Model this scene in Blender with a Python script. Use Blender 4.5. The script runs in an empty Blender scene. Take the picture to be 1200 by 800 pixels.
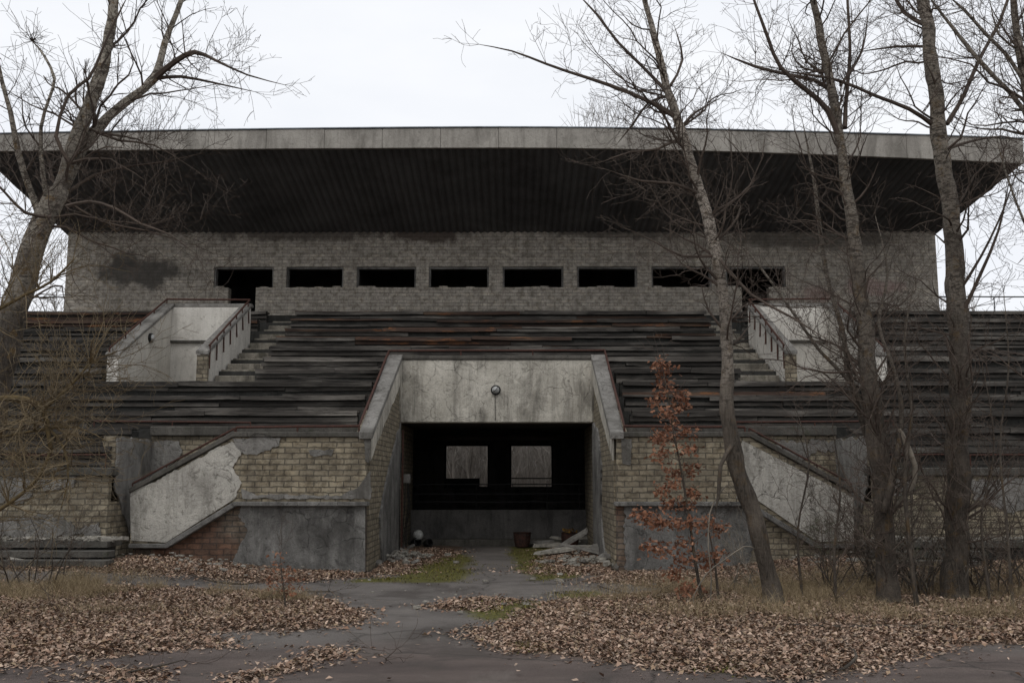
import bpy, bmesh, math, random
import numpy as np
from mathutils import Vector, Matrix, noise
R = math.radians
rnd = random.Random(11)
S = bpy.context.scene
COL = S.collection

# ---------------------------------------------------------------- camera
F = 1150.0; PITCH = R(8.0); YAW = R(0.22); CX, CZ = 0.43, 1.6
cd = bpy.data.cameras.new('camera'); cam = bpy.data.objects.new('camera', cd); COL.objects.link(cam)
cam.location = (CX, 0, CZ); cam.rotation_euler = (R(90) + PITCH, 0, YAW)
cd.sensor_width = 36; cd.lens = 36 * F / 1200.0; cd.clip_end = 2000; cd.clip_start = 0.05
S.camera = cam
# ---------------------------------------------------------------- world: overcast sky
w = bpy.data.worlds.new('World'); S.world = w; w.use_nodes = True
nt = w.node_tree; nt.nodes.clear()
out = nt.nodes.new('ShaderNodeOutputWorld'); bg = nt.nodes.new('ShaderNodeBackground')
sky = nt.nodes.new('ShaderNodeTexSky'); sky.sky_type = 'NISHITA'; sky.sun_disc = False
sky.sun_elevation = R(50); sky.sun_rotation = R(200); sky.dust_density = 4.0; sky.air_density = 1.0
hs = nt.nodes.new('ShaderNodeHueSaturation'); hs.inputs['Saturation'].default_value = 0.12
mx = nt.nodes.new('ShaderNodeMix'); mx.data_type = 'RGBA'; mx.inputs[0].default_value = 0.88
mx.inputs[7].default_value = (9.4, 9.55, 9.85, 1)        # flat cloud layer
nt.links.new(sky.outputs[0], hs.inputs['Color']); nt.links.new(hs.outputs[0], mx.inputs[6])
tc_ = nt.nodes.new('ShaderNodeTexCoord'); mp_ = nt.nodes.new('ShaderNodeMapping'); mp_.inputs['Scale'].default_value = (1, 1, 3); cn = nt.nodes.new('ShaderNodeTexNoise'); cn.inputs['Scale'].default_value = 2.2; cn.inputs['Detail'].default_value = 5
cr = nt.nodes.new('ShaderNodeValToRGB'); cr.color_ramp.elements[0].position = .3; cr.color_ramp.elements[0].color = (.86, .88, .92, 1); cr.color_ramp.elements[1].position = .65
cm = nt.nodes.new('ShaderNodeMix'); cm.data_type = 'RGBA'; cm.blend_type = 'MULTIPLY'; cm.inputs[0].default_value = 1
nt.links.new(tc_.outputs['Generated'], mp_.inputs[0]); nt.links.new(mp_.outputs[0], cn.inputs['Vector']); nt.links.new(cn.outputs[0], cr.inputs[0]); nt.links.new(mx.outputs[2], cm.inputs[6]); nt.links.new(cr.outputs[0], cm.inputs[7])
nt.links.new(cm.outputs[2], bg.inputs[0]); nt.links.new(bg.outputs[0], out.inputs[0])
bg.inputs[1].default_value = 0.1
sd = bpy.data.lights.new('sun', 'SUN'); sd.energy = 0.5; sd.angle = R(25); sd.color = (1, .97, .93)
so = bpy.data.objects.new('sun', sd); COL.objects.link(so)
so.rotation_euler = (R(40), 0, R(-20)); so.location = (0, -5, 30)
S.view_settings.view_transform = 'Standard'; S.view_settings.look = 'None'
S.view_settings.exposure = 0.18; S.view_settings.gamma = 1
S.render.engine = 'CYCLES'
S.cycles.max_bounces = 6; S.cycles.diffuse_bounces = 4

# ---------------------------------------------------------------- pixel -> place helper (for reading positions off the photo)
def at(px, py, Y):
    a = (px - 600) / F; b = (400 - py) / F
    y = math.cos(PITCH) - b * math.sin(PITCH); z = math.sin(PITCH) + b * math.cos(PITCH)
    X = a * math.cos(YAW) - y * math.sin(YAW); Yd = a * math.sin(YAW) + y * math.cos(YAW)
    t = Y / Yd
    return Vector((CX + X * t, Y, CZ + z * t))
def sst(x, a, b):
    t = min(1, max(0, (x - a) / (b - a))); return t * t * (3 - 2 * t)
def gz(x, y):
    """ground height"""
    h = 0.26 * sst(abs(x), 3.2, 6.2) * sst(y, 13.4, 16.0)
    h += 0.05 * noise.noise(Vector((x * .35, y * .35, 3))) * sst(y, 7, 11) * sst(abs(x), .8, 2.5)
    return h
def gr(px, py, z0=0.0):
    y = 5.0
    while y < 60:
        p = at(px, py, y)
        if p.z <= z0 + gz(p.x, y): return p
        y += .03
    return p

# ---------------------------------------------------------------- materials
def mat(name):
    m = bpy.data.materials.new(name); m.use_nodes = True
    t = m.node_tree; b = t.nodes['Principled BSDF']; b.inputs['Roughness'].default_value = .9
    b.inputs['Specular IOR Level'].default_value = .25
    return m, t, b
def N(t, typ, **k):
    n = t.nodes.new(typ)
    for a, v in k.items():
        if a.startswith('i_'):
            key = a[2:].replace('_', ' ')
            n.inputs[int(key) if key.isdigit() else key].default_value = v
        else: setattr(n, a, v)
    return n
def L(t, a, b): t.links.new(a, b)
def noi(t, vec, scale, detail=6, rough=.6, dist=0.0, sc=None):
    if sc is not None:
        mp = N(t, 'ShaderNodeMapping'); mp.inputs['Scale'].default_value = sc; L(t, vec, mp.inputs[0]); vec = mp.outputs[0]
    n = N(t, 'ShaderNodeTexNoise'); n.inputs['Scale'].default_value = scale; n.inputs['Detail'].default_value = detail
    n.inputs['Roughness'].default_value = rough; n.inputs['Distortion'].default_value = dist
    L(t, vec, n.inputs['Vector']); return n.outputs[0]
def ramp(t, fac, *stops):
    r = N(t, 'ShaderNodeValToRGB'); e = r.color_ramp.elements
    while len(e) < len(stops): e.new(.5)
    for i, (p, c) in enumerate(stops):
        e[i].position = p
        e[i].color = (c, c, c, 1) if isinstance(c, (int, float)) else (*c, 1)
    L(t, fac, r.inputs[0]); return r.outputs[0]
def mixc(t, fac, a, b, mode='MIX'):
    m = N(t, 'ShaderNodeMix', data_type='RGBA', blend_type=mode)
    for s, v in ((0, fac), (6, a), (7, b)):
        if isinstance(v, (int, float)): m.inputs[s].default_value = v if s == 0 else (v, v, v, 1)
        elif isinstance(v, tuple): m.inputs[s].default_value = (*v, 1)
        else: L(t, v, m.inputs[s])
    return m.outputs[2]
def mth(t, op, a, b=0.0):
    m = N(t, 'ShaderNodeMath', operation=op)
    for i, v in enumerate((a, b)):
        if isinstance(v, (int, float)): m.inputs[i].default_value = v
        else: L(t, v, m.inputs[i])
    return m.outputs[0]
def bump(t, b, h, strength=.5, dist=.02):
    n = N(t, 'ShaderNodeBump'); n.inputs['Strength'].default_value = strength; n.inputs['Distance'].default_value = dist
    L(t, h, n.inputs['Height']); L(t, n.outputs[0], b.inputs['Normal'])
def obco(t): return N(t, 'ShaderNodeTexCoord').outputs['Object']
def wallco(t):
    """vector (along the wall, up, 0) whichever way the wall faces"""
    c = obco(t); s = N(t, 'ShaderNodeSeparateXYZ'); L(t, c, s.inputs[0])
    g = N(t, 'ShaderNodeNewGeometry'); sn = N(t, 'ShaderNodeSeparateXYZ'); L(t, g.outputs['True Normal'], sn.inputs[0])
    f = mth(t, 'GREATER_THAN', mth(t, 'ABSOLUTE', sn.outputs[0]), .7)
    u = mth(t, 'ADD', mth(t, 'MULTIPLY', s.outputs[1], f), mth(t, 'MULTIPLY', s.outputs[0], mth(t, 'SUBTRACT', 1.0, f)))
    v = N(t, 'ShaderNodeCombineXYZ'); L(t, u, v.inputs[0]); L(t, s.outputs[2], v.inputs[1])
    return v.outputs[0], c

def brick_mat(name, c1, c2, mortar, dirt, bw=.26, bh=.098, rough_edge=.04, stainlo=.45, stainhi=.7, stain=.7, smudges=(), mort=.012, red=None, wear=.75):
    m, t, b = mat(name); v, c = wallco(t)
    d = N(t, 'ShaderNodeTexNoise'); d.inputs['Scale'].default_value = 9; L(t, c, d.inputs['Vector'])
    vm = N(t, 'ShaderNodeVectorMath', operation='MULTIPLY_ADD')
    sb = N(t, 'ShaderNodeVectorMath', operation='SUBTRACT'); L(t, d.outputs['Color'], sb.inputs[0]); sb.inputs[1].default_value = (.5, .5, .5)
    L(t, sb.outputs[0], vm.inputs[0]); vm.inputs[1].default_value = (rough_edge,) * 3; L(t, v, vm.inputs[2])
    bt = N(t, 'ShaderNodeTexBrick'); bt.inputs['Scale'].default_value = 1; bt.inputs['Brick Width'].default_value = bw
    bt.inputs['Row Height'].default_value = bh; bt.inputs['Mortar Size'].default_value = mort; bt.inputs['Mortar Smooth'].default_value = .25
    bt.inputs['Color1'].default_value = (*c1, 1); bt.inputs['Color2'].default_value = (*c2, 1); bt.inputs['Mortar'].default_value = (*mortar, 1)
    L(t, vm.outputs[0], bt.inputs['Vector'])
    col = bt.outputs['Color']
    # eroded faces of single bricks
    n2 = noi(t, c, 6, 8, .75); col = mixc(t, ramp(t, n2, (.40, .0), (.56, 1.0)), mixc(t, 1, col, (.5, .48, .46), 'MULTIPLY'), col)
    n5 = noi(t, c, 2.4, 3, .5, 0, (1.5, 1.5, 4)); col = mixc(t, ramp(t, n5, (.5, 0.0), (.7, .55)), col, mixc(t, 1, col, (1.5, 1.45, 1.35), 'MULTIPLY'))
    n6 = noi(t, v, 1.0, 5, .7, 0, (3.0, 12.0, 1)); col = mixc(t, ramp(t, n6, (.33, wear), (.42, 0.0)), col, dirt)
    if red:
        col = mixc(t, ramp(t, noi(t, c, .9, 4, .6), (.45, 0.0), (.6, .75)), col, mixc(t, 1, col, red, 'MULTIPLY'))
    n3 = noi(t, c, .55, 7, .65, .3); st = mth(t, 'MULTIPLY', ramp(t, n3, (stainlo, 0.0), (stainhi, 1.0)), stain)
    col = mixc(t, st, col, dirt)
    n4 = noi(t, c, 1.0, 5, .6, 0, (3.0, 3.0, .35)); col = mixc(t, mth(t, 'MULTIPLY', ramp(t, n4, (.5, 0.0), (.72, 1.0)), .45), col, dirt)
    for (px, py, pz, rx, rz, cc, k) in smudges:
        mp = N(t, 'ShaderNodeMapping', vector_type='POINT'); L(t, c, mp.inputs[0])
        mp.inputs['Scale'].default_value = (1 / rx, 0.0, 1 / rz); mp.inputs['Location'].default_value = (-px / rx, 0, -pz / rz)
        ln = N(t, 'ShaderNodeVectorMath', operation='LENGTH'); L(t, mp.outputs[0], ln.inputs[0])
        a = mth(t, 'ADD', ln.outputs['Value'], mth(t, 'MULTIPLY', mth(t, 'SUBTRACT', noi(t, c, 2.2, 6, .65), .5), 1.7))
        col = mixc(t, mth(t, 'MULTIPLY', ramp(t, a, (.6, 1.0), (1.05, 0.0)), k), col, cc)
    L(t, col, b.inputs['Base Color'])
    h = mth(t, 'ADD', mth(t, 'MULTIPLY', mth(t, 'SUBTRACT', 1.0, bt.outputs['Fac']), 1.0), mth(t, 'MULTIPLY', noi(t, c, 25, 5, .7), .6))
    bump(t, b, h, .8, .012); return m

def plaster_mat(name, c1, c2, dirt, crack=.6, stain=.6, bstr=.5, moss=None):
    m, t, b = mat(name); c = obco(t)
    col = mixc(t, ramp(t, noi(t, c, 1.7, 8, .65), (.35, 0.0), (.65, 1.0)), c1, c2)
    s1 = noi(t, c, 1.2, 8, .7, .6, (1.6, 1.6, .6))
    col = mixc(t, mth(t, 'MULTIPLY', ramp(t, s1, (.48, 0.0), (.66, 1.0)), stain), col, dirt)
    sk = noi(t, c, 1.0, 6, .7, .2, (5, 5, .35)); col = mixc(t, mth(t, 'MULTIPLY', ramp(t, sk, (.50, 0.0), (.66, 1.0)), stain * .6), col, dirt)
    fine = noi(t, c, 38, 4, .7); col = mixc(t, ramp(t, fine, (.3, .4), (.5, 0.0)), col, dirt)
    pit = noi(t, c, 9, 6, .75); col = mixc(t, ramp(t, pit, (.32, .65), (.42, 0.0)), col, dirt)
    wr = noi(t, c, 3.2, 9, .8, 1.6); col = mixc(t, mth(t, 'MULTIPLY', ramp(t, wr, (.38, .9), (.455, 0.0), (.60, 0.0), (.64, .35)), bstr * .8), col, dirt)
    h = mth(t, 'ADD', mth(t, 'ADD', mth(t, 'MULTIPLY', pit, 1.0), mth(t, 'MULTIPLY', wr, 1.6)), mth(t, 'MULTIPLY', fine, .35))
    if crack:
        d = N(t, 'ShaderNodeTexNoise'); d.inputs['Scale'].default_value = 2.5; d.inputs['Detail'].default_value = 6; L(t, c, d.inputs['Vector'])
        vm = N(t, 'ShaderNodeVectorMath', operation='MULTIPLY_ADD'); L(t, d.outputs['Color'], vm.inputs[0]); vm.inputs[1].default_value = (.55,) * 3; L(t, c, vm.inputs[2])
        vo = N(t, 'ShaderNodeTexVoronoi', feature='DISTANCE_TO_EDGE'); vo.inputs['Scale'].default_value = 1.6; L(t, vm.outputs[0], vo.inputs['Vector'])
        ck = ramp(t, vo.outputs['Distance'], (.0, 1.0), (.012, 0.0))
        ck = mth(t, 'MULTIPLY', ck, ramp(t, noi(t, c, .8, 3), (.45, 0.0), (.56, 1.0)))
        col = mixc(t, mth(t, 'MULTIPLY', ck, crack), col, tuple(x * .45 for x in dirt)); h = mth(t, 'SUBTRACT', h, mth(t, 'MULTIPLY', ck, .8))
    if moss: col = mixc(t, mth(t, 'MULTIPLY', ramp(t, noi(t, c, 3, 7, .7), (.56, 0.0), (.66, 1.0)), .5), col, moss)
    L(t, col, b.inputs['Base Color']); bump(t, b, h, bstr, .03); return m

def wood_mat(name, dark, mid, light, orange=0.0):
    m, t, b = mat(name); c = obco(t); oi = N(t, 'ShaderNodeObjectInfo')
    g = noi(t, c, 3.0, 8, .7, .2, (.5, 14, 14)); g2 = noi(t, c, 1.3, 5, .6, 0, (.5, 2, 2))
    col = mixc(t, ramp(t, g, (.3, 0.0), (.7, 1.0)), dark, mid)
    col = mixc(t, ramp(t, g2, (.48, 0.0), (.68, .8)), col, light)
    sp = noi(t, c, 4, 6, .75, 0, (.35, 6, 6)); col = mixc(t, ramp(t, sp, (.35, .85), (.47, 0.0)), col, tuple(x * .3 for x in dark))
    if orange: col = mixc(t, ramp(t, noi(t, c, 1.1, 6, .7, 0, (1, 5, 5)), (.55, 0.0), (.62, orange)), col, (.20, .085, .036))
    br = mth(t, 'ADD', mth(t, 'MULTIPLY', oi.outputs['Random'], .6), .6)
    mm = N(t, 'ShaderNodeMix', data_type='RGBA', blend_type='MULTIPLY'); mm.inputs[0].default_value = 1; L(t, col, mm.inputs[6])
    cc = N(t, 'ShaderNodeCombineColor'); [L(t, br, cc.inputs[i]) for i in range(3)]; L(t, cc.outputs[0], mm.inputs[7])
    L(t, mm.outputs[2], b.inputs['Base Color']); bump(t, b, mth(t, 'ADD', g, sp), .7, .015); return m

def bark_mat(name, pale, dark, base, lichen=.25, fork=4.0):
    m, t, b = mat(name); c = obco(t); s = N(t, 'ShaderNodeSeparateXYZ'); L(t, c, s.inputs[0])
    crack = noi(t, c, 11, 8, .75, .8, (3.2, 3.2, .55)); band = noi(t, c, 7, 6, .75, .6, (1.0, 1.0, 3.2)); spots = noi(t, c, 24, 5, .7, 0, (1, 1, 1.7)); big = noi(t, c, 1.6, 5, .7)
    up = mixc(t, ramp(t, big, (.4, 0.0), (.62, 1.0)), pale, tuple(x * .6 for x in pale))
    up = mixc(t, ramp(t, band, (.42, 1.0), (.50, 0.0)), up, dark); up = mixc(t, ramp(t, spots, (.40, .9), (.48, 0.0)), up, dark)
    up = mixc(t, ramp(t, crack, (.36, .8), (.44, 0.0)), up, tuple(x * .7 for x in dark))
    lo = mixc(t, ramp(t, crack, (.38, 0.0), (.60, 1.0)), tuple(x * .35 for x in base), base)
    lo = mixc(t, ramp(t, big, (.45, 0.0), (.6, .5)), lo, tuple(x * 1.7 for x in base))
    f = ramp(t, mth(t, 'ADD', mth(t, 'DIVIDE', s.outputs[2], fork * 2), mth(t, 'MULTIPLY', mth(t, 'SUBTRACT', noi(t, c, .9, 4), .5), .6)), (.32, 0.0), (.62, 1.0))
    col = mixc(t, f, lo, up)
    li = noi(t, c, 5.5, 7, .75); col = mixc(t, mth(t, 'MULTIPLY', ramp(t, li, (.55, 0.0), (.60, 1.0)), lichen), col, (.17, .10, .03))
    L(t, col, b.inputs['Base Color']); bump(t, b, mth(t, 'ADD', crack, mth(t, 'MULTIPLY', band, .5)), 1.0, .05); return m

def plain(name, c, var=.3, scale=8, rough=.85, c2=None, bs=.3, metallic=0):
    m, t, b = mat(name); co = obco(t); n = noi(t, co, scale, 6, .7)
    c2 = c2 or tuple(x * (1 - var) * .6 for x in c)
    L(t, mixc(t, ramp(t, n, (.35, 0.0), (.65, 1.0)), c2, c), b.inputs['Base Color']); b.inputs['Roughness'].default_value = rough
    b.inputs['Metallic'].default_value = metallic
    bump(t, b, n, bs, .01); return m
def leaf_mat(name, cols, rough=.8):
    m, t, b = mat(name); g = N(t, 'ShaderNodeNewGeometry')
    r = N(t, 'ShaderNodeValToRGB'); e = r.color_ramp.elements
    while len(e) < len(cols): e.new(.5)
    for i, c in enumerate(cols): e[i].position = i / (len(cols) - 1); e[i].color = (*c, 1)
    L(t, g.outputs['Random Per Island'], r.inputs[0]); L(t, r.outputs[0], b.inputs['Base Color']); b.inputs['Roughness'].default_value = rough
    return m

M = {}
M['brick'] = brick_mat('yellow_brick', (.33, .285, .205), (.215, .182, .13), (.12, .105, .08), (.075, .064, .05), stain=.55)
M['brick_red'] = brick_mat('damp_red_brick', (.20, .155, .115), (.14, .11, .085), (.09, .08, .068), (.05, .044, .038), stain=.6, red=(1.0, .60, .47))
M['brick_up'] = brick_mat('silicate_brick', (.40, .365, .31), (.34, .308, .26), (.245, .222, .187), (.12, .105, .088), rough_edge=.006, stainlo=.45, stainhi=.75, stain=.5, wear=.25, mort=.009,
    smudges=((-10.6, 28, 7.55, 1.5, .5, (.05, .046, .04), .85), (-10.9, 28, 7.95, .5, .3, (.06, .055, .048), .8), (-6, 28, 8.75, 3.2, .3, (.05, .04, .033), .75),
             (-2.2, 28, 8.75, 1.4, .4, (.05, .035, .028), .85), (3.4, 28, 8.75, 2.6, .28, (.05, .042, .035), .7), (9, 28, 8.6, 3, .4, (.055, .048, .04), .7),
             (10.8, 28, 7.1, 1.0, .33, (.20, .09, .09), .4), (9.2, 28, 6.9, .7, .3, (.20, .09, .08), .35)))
M['plaster'] = plaster_mat('white_plaster', (.58, .55, .485), (.42, .395, .35), (.12, .11, .09), .7, .75, 1.0)
M['plaster_v'] = plaster_mat('clean_plaster', (.62, .59, .53), (.52, .49, .44), (.2, .18, .15), .35, .35, .3)
M['slab'] = plaster_mat('portal_plaster', (.62, .58, .50), (.42, .39, .33), (.13, .12, .10), .5, .8, .8)
M['cement'] = plaster_mat('grey_cement', (.27, .26, .24), (.12, .114, .105), (.045, .042, .038), .35, .7, .9)
M['cement_l'] = plaster_mat('pale_cement', (.30, .285, .26), (.19, .18, .163), (.08, .073, .062), .5, .8, .9)
M['fascia'] = plaster_mat('fascia_concrete', (.37, .345, .305), (.28, .26, .23), (.14, .128, .11), 0, .75, .5)
M['conc'] = plaster_mat('dirty_concrete', (.12, .11, .095), (.075, .07, .06), (.035, .032, .027), .5, .8, .6, moss=(.035, .04, .02))
M['step'] = plaster_mat('worn_step_concrete', (.30, .27, .22), (.17, .155, .125), (.05, .044, .036), .6, .8, .6, moss=(.05, .05, .03))
M['tier'] = plaster_mat('black_mossy_concrete', (.055, .053, .048), (.035, .034, .03), (.014, .014, .012), .3, .7, .6)
M['dark'] = plaster_mat('dark_plaster', (.13, .122, .112), (.08, .075, .07), (.03, .028, .026), .2, .7, .4)  # dark grey plaster for the passage, inner rooms and rear wall
M['soffit'] = plain('dark_corrugated_metal', (.11, .108, .106), .3, .8, .7, (.06, .058, .057))
M['roofing'] = plain('roofing_felt', (.07, .07, .075), .3, 3)
M['wood'] = wood_mat('weathered_wood', (.026, .023, .020), (.085, .076, .066), (.20, .182, .158))
M['wood_o'] = wood_mat('rotten_orange_wood', (.03, .022, .018), (.085, .052, .038), (.14, .095, .065), .8)
M['rust'] = plain('rusty_pipe', (.085, .035, .024), .4, 25, .8, (.035, .02, .016), .5)
M['iron'] = plain('black_iron', (.022, .021, .02), .3, 20, .6)
M['chip'] = plain('broken_plaster', (.34, .315, .27), .4, 9, .9, (.14, .13, .11), .8)
M['chipd'] = plain('broken_concrete', (.19, .18, .16), .4, 9, .9, (.1, .09, .08), .6)
M['bark'] = bark_mat('poplar_bark', (.56, .50, .41), (.10, .085, .068), (.115, .096, .078), .6, 5.0)
M['bark_p'] = bark_mat('pale_poplar_bark', (.56, .49, .41), (.085, .07, .056), (.115, .095, .075), .2, 4.0)
M['bark_d'] = bark_mat('dark_bark', (.34, .295, .24), (.065, .053, .042), (.10, .082, .065), .35, 4.2)
M['lichen'] = plain('lichen_bark', (.15, .105, .045), .3, 18, .9, (.075, .058, .035), .7)
M['twig'] = plain('twig', (.095, .072, .056), .3, 3, .9, (.055, .042, .034))
M['twig_pale'] = plain('dry_stem', (.22, .19, .15), .3, 3, .9, (.11, .095, .075))
M['twig_lichen'] = plain('lichen_twig', (.22, .165, .095), .3, 4, .9, (.085, .068, .045))
M['twig_far'] = plain('far_twig', (.26, .235, .205), .3, .7, .9, (.14, .125, .11))
M['leaves'] = leaf_mat('fallen_leaves', [(.10, .06, .04), (.34, .225, .16), (.55, .41, .31), (.17, .105, .072), (.38, .26, .19), (.05, .034, .026), (.25, .145, .095), (.33, .245, .155), (.12, .08, .058), (.22, .17, .13), (.41, .30, .225)])
M['oak'] = leaf_mat('oak_leaves', [(.20, .085, .048), (.27, .125, .07), (.13, .058, .036), (.33, .18, .11)])
M['grass'] = leaf_mat('dry_grass', [(.28, .215, .125), (.20, .15, .085), (.36, .28, .17), (.15, .11, .065)])
M['needle'] = leaf_mat('dull_needles', [(.06, .07, .028), (.035, .045, .02), (.08, .085, .04)])
M['mossl'] = leaf_mat('moss_tufts', [(.12, .11, .022), (.07, .066, .016), (.19, .165, .035), (.045, .04, .014), (.09, .065, .03), (.13, .10, .05)])

# ---------------------------------------------------------------- mesh helpers
class MB:
    def __init__(s): s.v = []; s.f = []
    def box(s, x0, x1, y0, y1, z0, z1):
        n = len(s.v); s.v += [(x, y, z) for x in (x0, x1) for y in (y0, y1) for z in (z0, z1)]
        s.f += [tuple(n + i for i in q) for q in ((0, 1, 3, 2), (4, 6, 7, 5), (0, 4, 5, 1), (2, 3, 7, 6), (0, 2, 6, 4), (1, 5, 7, 3))]; return s
    def prism(s, pts, axis, a, b):
        """pts 2D polygon; axis 'y': (x,z) extruded in y; 'x': (y,z) extruded in x; 'z': (x,y)"""
        n = len(s.v); k = len(pts)
        def mk(p, h): return {'y': (p[0], h, p[1]), 'x': (h, p[0], p[1]), 'z': (p[0], p[1], h)}[axis]
        s.v += [mk(p, a) for p in pts] + [mk(p, b) for p in pts]
        s.f += [tuple(n + i for i in range(k)), tuple(n + k + i for i in reversed(range(k)))]
        s.f += [(n + i, n + k + i, n + k + (i + 1) % k, n + (i + 1) % k) for i in range(k)]; return s
    def tube(s, pts, rad, n=6, cap=True):
        pts = [Vector(p) for p in pts]; k = len(pts)
        rad = [rad] * k if isinstance(rad, (int, float)) else rad
        base = len(s.v); u = None
        for i, p in enumerate(pts):
            d = (pts[min(i + 1, k - 1)] - pts[max(i - 1, 0)])
            if d.length < 1e-6: d = Vector((0, 0, 1))
            d.normalize()
            if u is None: u = d.orthogonal().normalized()
            else:
                u = u - d * u.dot(d)
                u = u.normalized() if u.length > 1e-5 else d.orthogonal().normalized()
            w_ = d.cross(u)
            for j in range(n):
                a = 2 * math.pi * j / n; q = p + (u * math.cos(a) + w_ * math.sin(a)) * rad[i]; s.v.append((q.x, q.y, q.z))
        for i in range(k - 1):
            for j in range(n):
                a = base + i * n + j; b2 = base + i * n + (j + 1) % n
                s.f.append((a, b2, b2 + n, a + n))
        if cap: s.f.append(tuple(base + j for j in reversed(range(n)))); s.f.append(tuple(base + (k - 1) * n + j for j in range(n)))
        return s
    def lathe(s, prof, c, n=16, axis='z', rot=None):
        base = len(s.v)
        for r, h in prof:
            for j in range(n):
                a = 2 * math.pi * j / n; v = Vector((r * math.cos(a), r * math.sin(a), h))
                if axis == 'y': v = Vector((v.x, -v.z, v.y))
                if rot is not None: v = rot @ v
                v += Vector(c); s.v.append(tuple(v))
        for i in range(len(prof) - 1):
            for j in range(n):
                a = base + i * n + j; b2 = base + i * n + (j + 1) % n; s.f.append((a, b2, b2 + n, a + n))
        return s
def recalc(me):
    bm = bmesh.new(); bm.from_mesh(me); bmesh.ops.recalc_face_normals(bm, faces=bm.faces); bm.to_mesh(me); bm.free()
def obj(name, mb, m, parent=None, smooth=False, fix=True, bevel=0, kind=None, label=None):
    me = bpy.data.meshes.new(name); me.from_pydata(mb.v, [], mb.f)
    if fix and len(mb.v) < 60000: recalc(me)
    me.materials.append(M[m] if isinstance(m, str) else m)
    if smooth: me.polygons.foreach_set('use_smooth', [True] * len(me.polygons))
    o = bpy.data.objects.new(name, me); COL.objects.link(o)
    if parent: o.parent = parent
    if bevel:
        md = o.modifiers.new('b', 'BEVEL'); md.width = bevel; md.segments = 1; md.limit_method = 'ANGLE'
    if kind: o['kind'] = kind
    if label: o['label'] = label
    return o
def npobj(name, V, Fc, m, parent=None):
    """V (n,3) array, Fc (k,q) array of equal sized faces"""
    me = bpy.data.meshes.new(name); q = Fc.shape[1]
    me.vertices.add(len(V)); me.vertices.foreach_set('co', V.astype(np.float32).ravel())
    me.loops.add(Fc.size); me.loops.foreach_set('vertex_index', Fc.astype(np.int32).ravel())
    me.polygons.add(len(Fc)); me.polygons.foreach_set('loop_start', np.arange(0, Fc.size, q, dtype=np.int32))
    me.update(calc_edges=True); me.materials.append(M[m])
    o = bpy.data.objects.new(name, me); COL.objects.link(o)
    if parent: o.parent = parent
    return o
def tag(o, label, cat, group=None):
    o['label'] = label; o['category'] = cat
    if group: o['group'] = group
    return o
def thing(name, label, cat, loc=(0, 0, 0), group=None):
    """empty at the thing's base; the parts keep world coordinates"""
    o = bpy.data.objects.new(name, None); COL.objects.link(o); o.empty_display_size = .2
    return tag(o, label, cat, group)
THINGS = []
def jag(pts, step=.06, amp=.02, seed=0, keep=()):
    """walk a polygon outline and roughen it"""
    out = []; n = len(pts)
    for i in range(n):
        a = Vector(pts[i]); b = Vector(pts[(i + 1) % n]); d = b - a; k = max(1, int(d.length / step))
        nr = Vector((-d.y, d.x)).normalized() if d.length > 0 else Vector((0, 0))
        for j in range(k):
            p = a + d * (j / k)
            if i in keep: out.append(tuple(p)); continue
            q = p + nr * (amp * 2.2 * noise.noise(Vector((p.x * 3.1 + seed, p.y * 3.1, seed))) + amp * 1.3 * noise.noise(Vector((p.x * 13 + seed, p.y * 13, 5))) + amp * .7 * noise.noise(Vector((p.x * 31 + seed, p.y * 31, 9))))
            out.append((q.x, q.y))
    return out

# ================================================================= SETTING: ground
POLY = {}
def gp(*pp): return [(lambda p: (p.x, p.y))(gr(a, b)) for a, b in pp]
litter = [gp((-60, 684), (100, 686), (200, 690), (262, 694), (310, 693), (350, 699), (400, 708), (432, 722), (424, 731), (350, 740), (240, 741), (270, 758), (180, 763), (110, 772), (0, 782), (-60, 790)),
          gp((275, 793), (330, 778), (385, 762), (395, 768), (330, 788), (285, 799)),
          gp((110, 782), (190, 786), (180, 797), (100, 797)),
          gp((-60, 642), (150, 652), (280, 660), (430, 664), (430, 676), (340, 682), (250, 678), (160, 671), (-60, 670)),
          gp((552, 742), (600, 728), (640, 706), (760, 696), (800, 690), (740, 684), (690, 682), (735, 655), (1300, 650), (1300, 745), (1150, 757), (1060, 765), (1010, 783), (960, 795), (880, 790), (800, 783), (700, 776), (625, 764), (575, 752)),
          gp((430, 672), (440, 640), (482, 626), (545, 632), (535, 648), (470, 672)),
          gp((625, 672), (640, 648), (620, 632), (690, 628), (732, 660), (735, 676)),
          gp((500, 712), (560, 700), (600, 704), (560, 716))]
moss = [gp((470, 682), (480, 664), (530, 648), (556, 650), (552, 668), (536, 681)),
        gp((590, 640), (660, 640), (650, 655), (690, 672), (670, 678), (622, 680), (600, 662)),
        gp((535, 722), (560, 706), (640, 706), (620, 722), (575, 728)), gp((660, 697), (700, 690), (716, 697), (690, 703)),
        gp((820, 776), (850, 770), (888, 776), (870, 788), (830, 786)), gp((600, 752), (640, 756), (650, 766), (610, 764)),
        gp((410, 678), (470, 676), (470, 682), (410, 682)), gp((545, 632), (600, 630), (600, 640), (560, 640))]
def sdist(poly, X, Y):
    """signed distance, positive inside, for numpy arrays"""
    P = np.array(poly); Q = np.roll(P, -1, 0); d = np.full(X.shape, 1e9); ins = np.zeros(X.shape, bool)
    for (ax, ay), (bx, by) in zip(P, Q):
        ex, ey = bx - ax, by - ay; wx, wy = X - ax, Y - ay
        tt = np.clip((wx * ex + wy * ey) / (ex * ex + ey * ey + 1e-12), 0, 1)
        d = np.minimum(d, np.hypot(wx - ex * tt, wy - ey * tt))
        c = ((ay <= Y) & (by > Y) | (by <= Y) & (ay > Y)) & (X < (bx - ax) * (Y - ay) / (by - ay + 1e-12) + ax)
        ins ^= c
    return np.where(ins, d, -d)
rs = np.random.RandomState(5)
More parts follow.
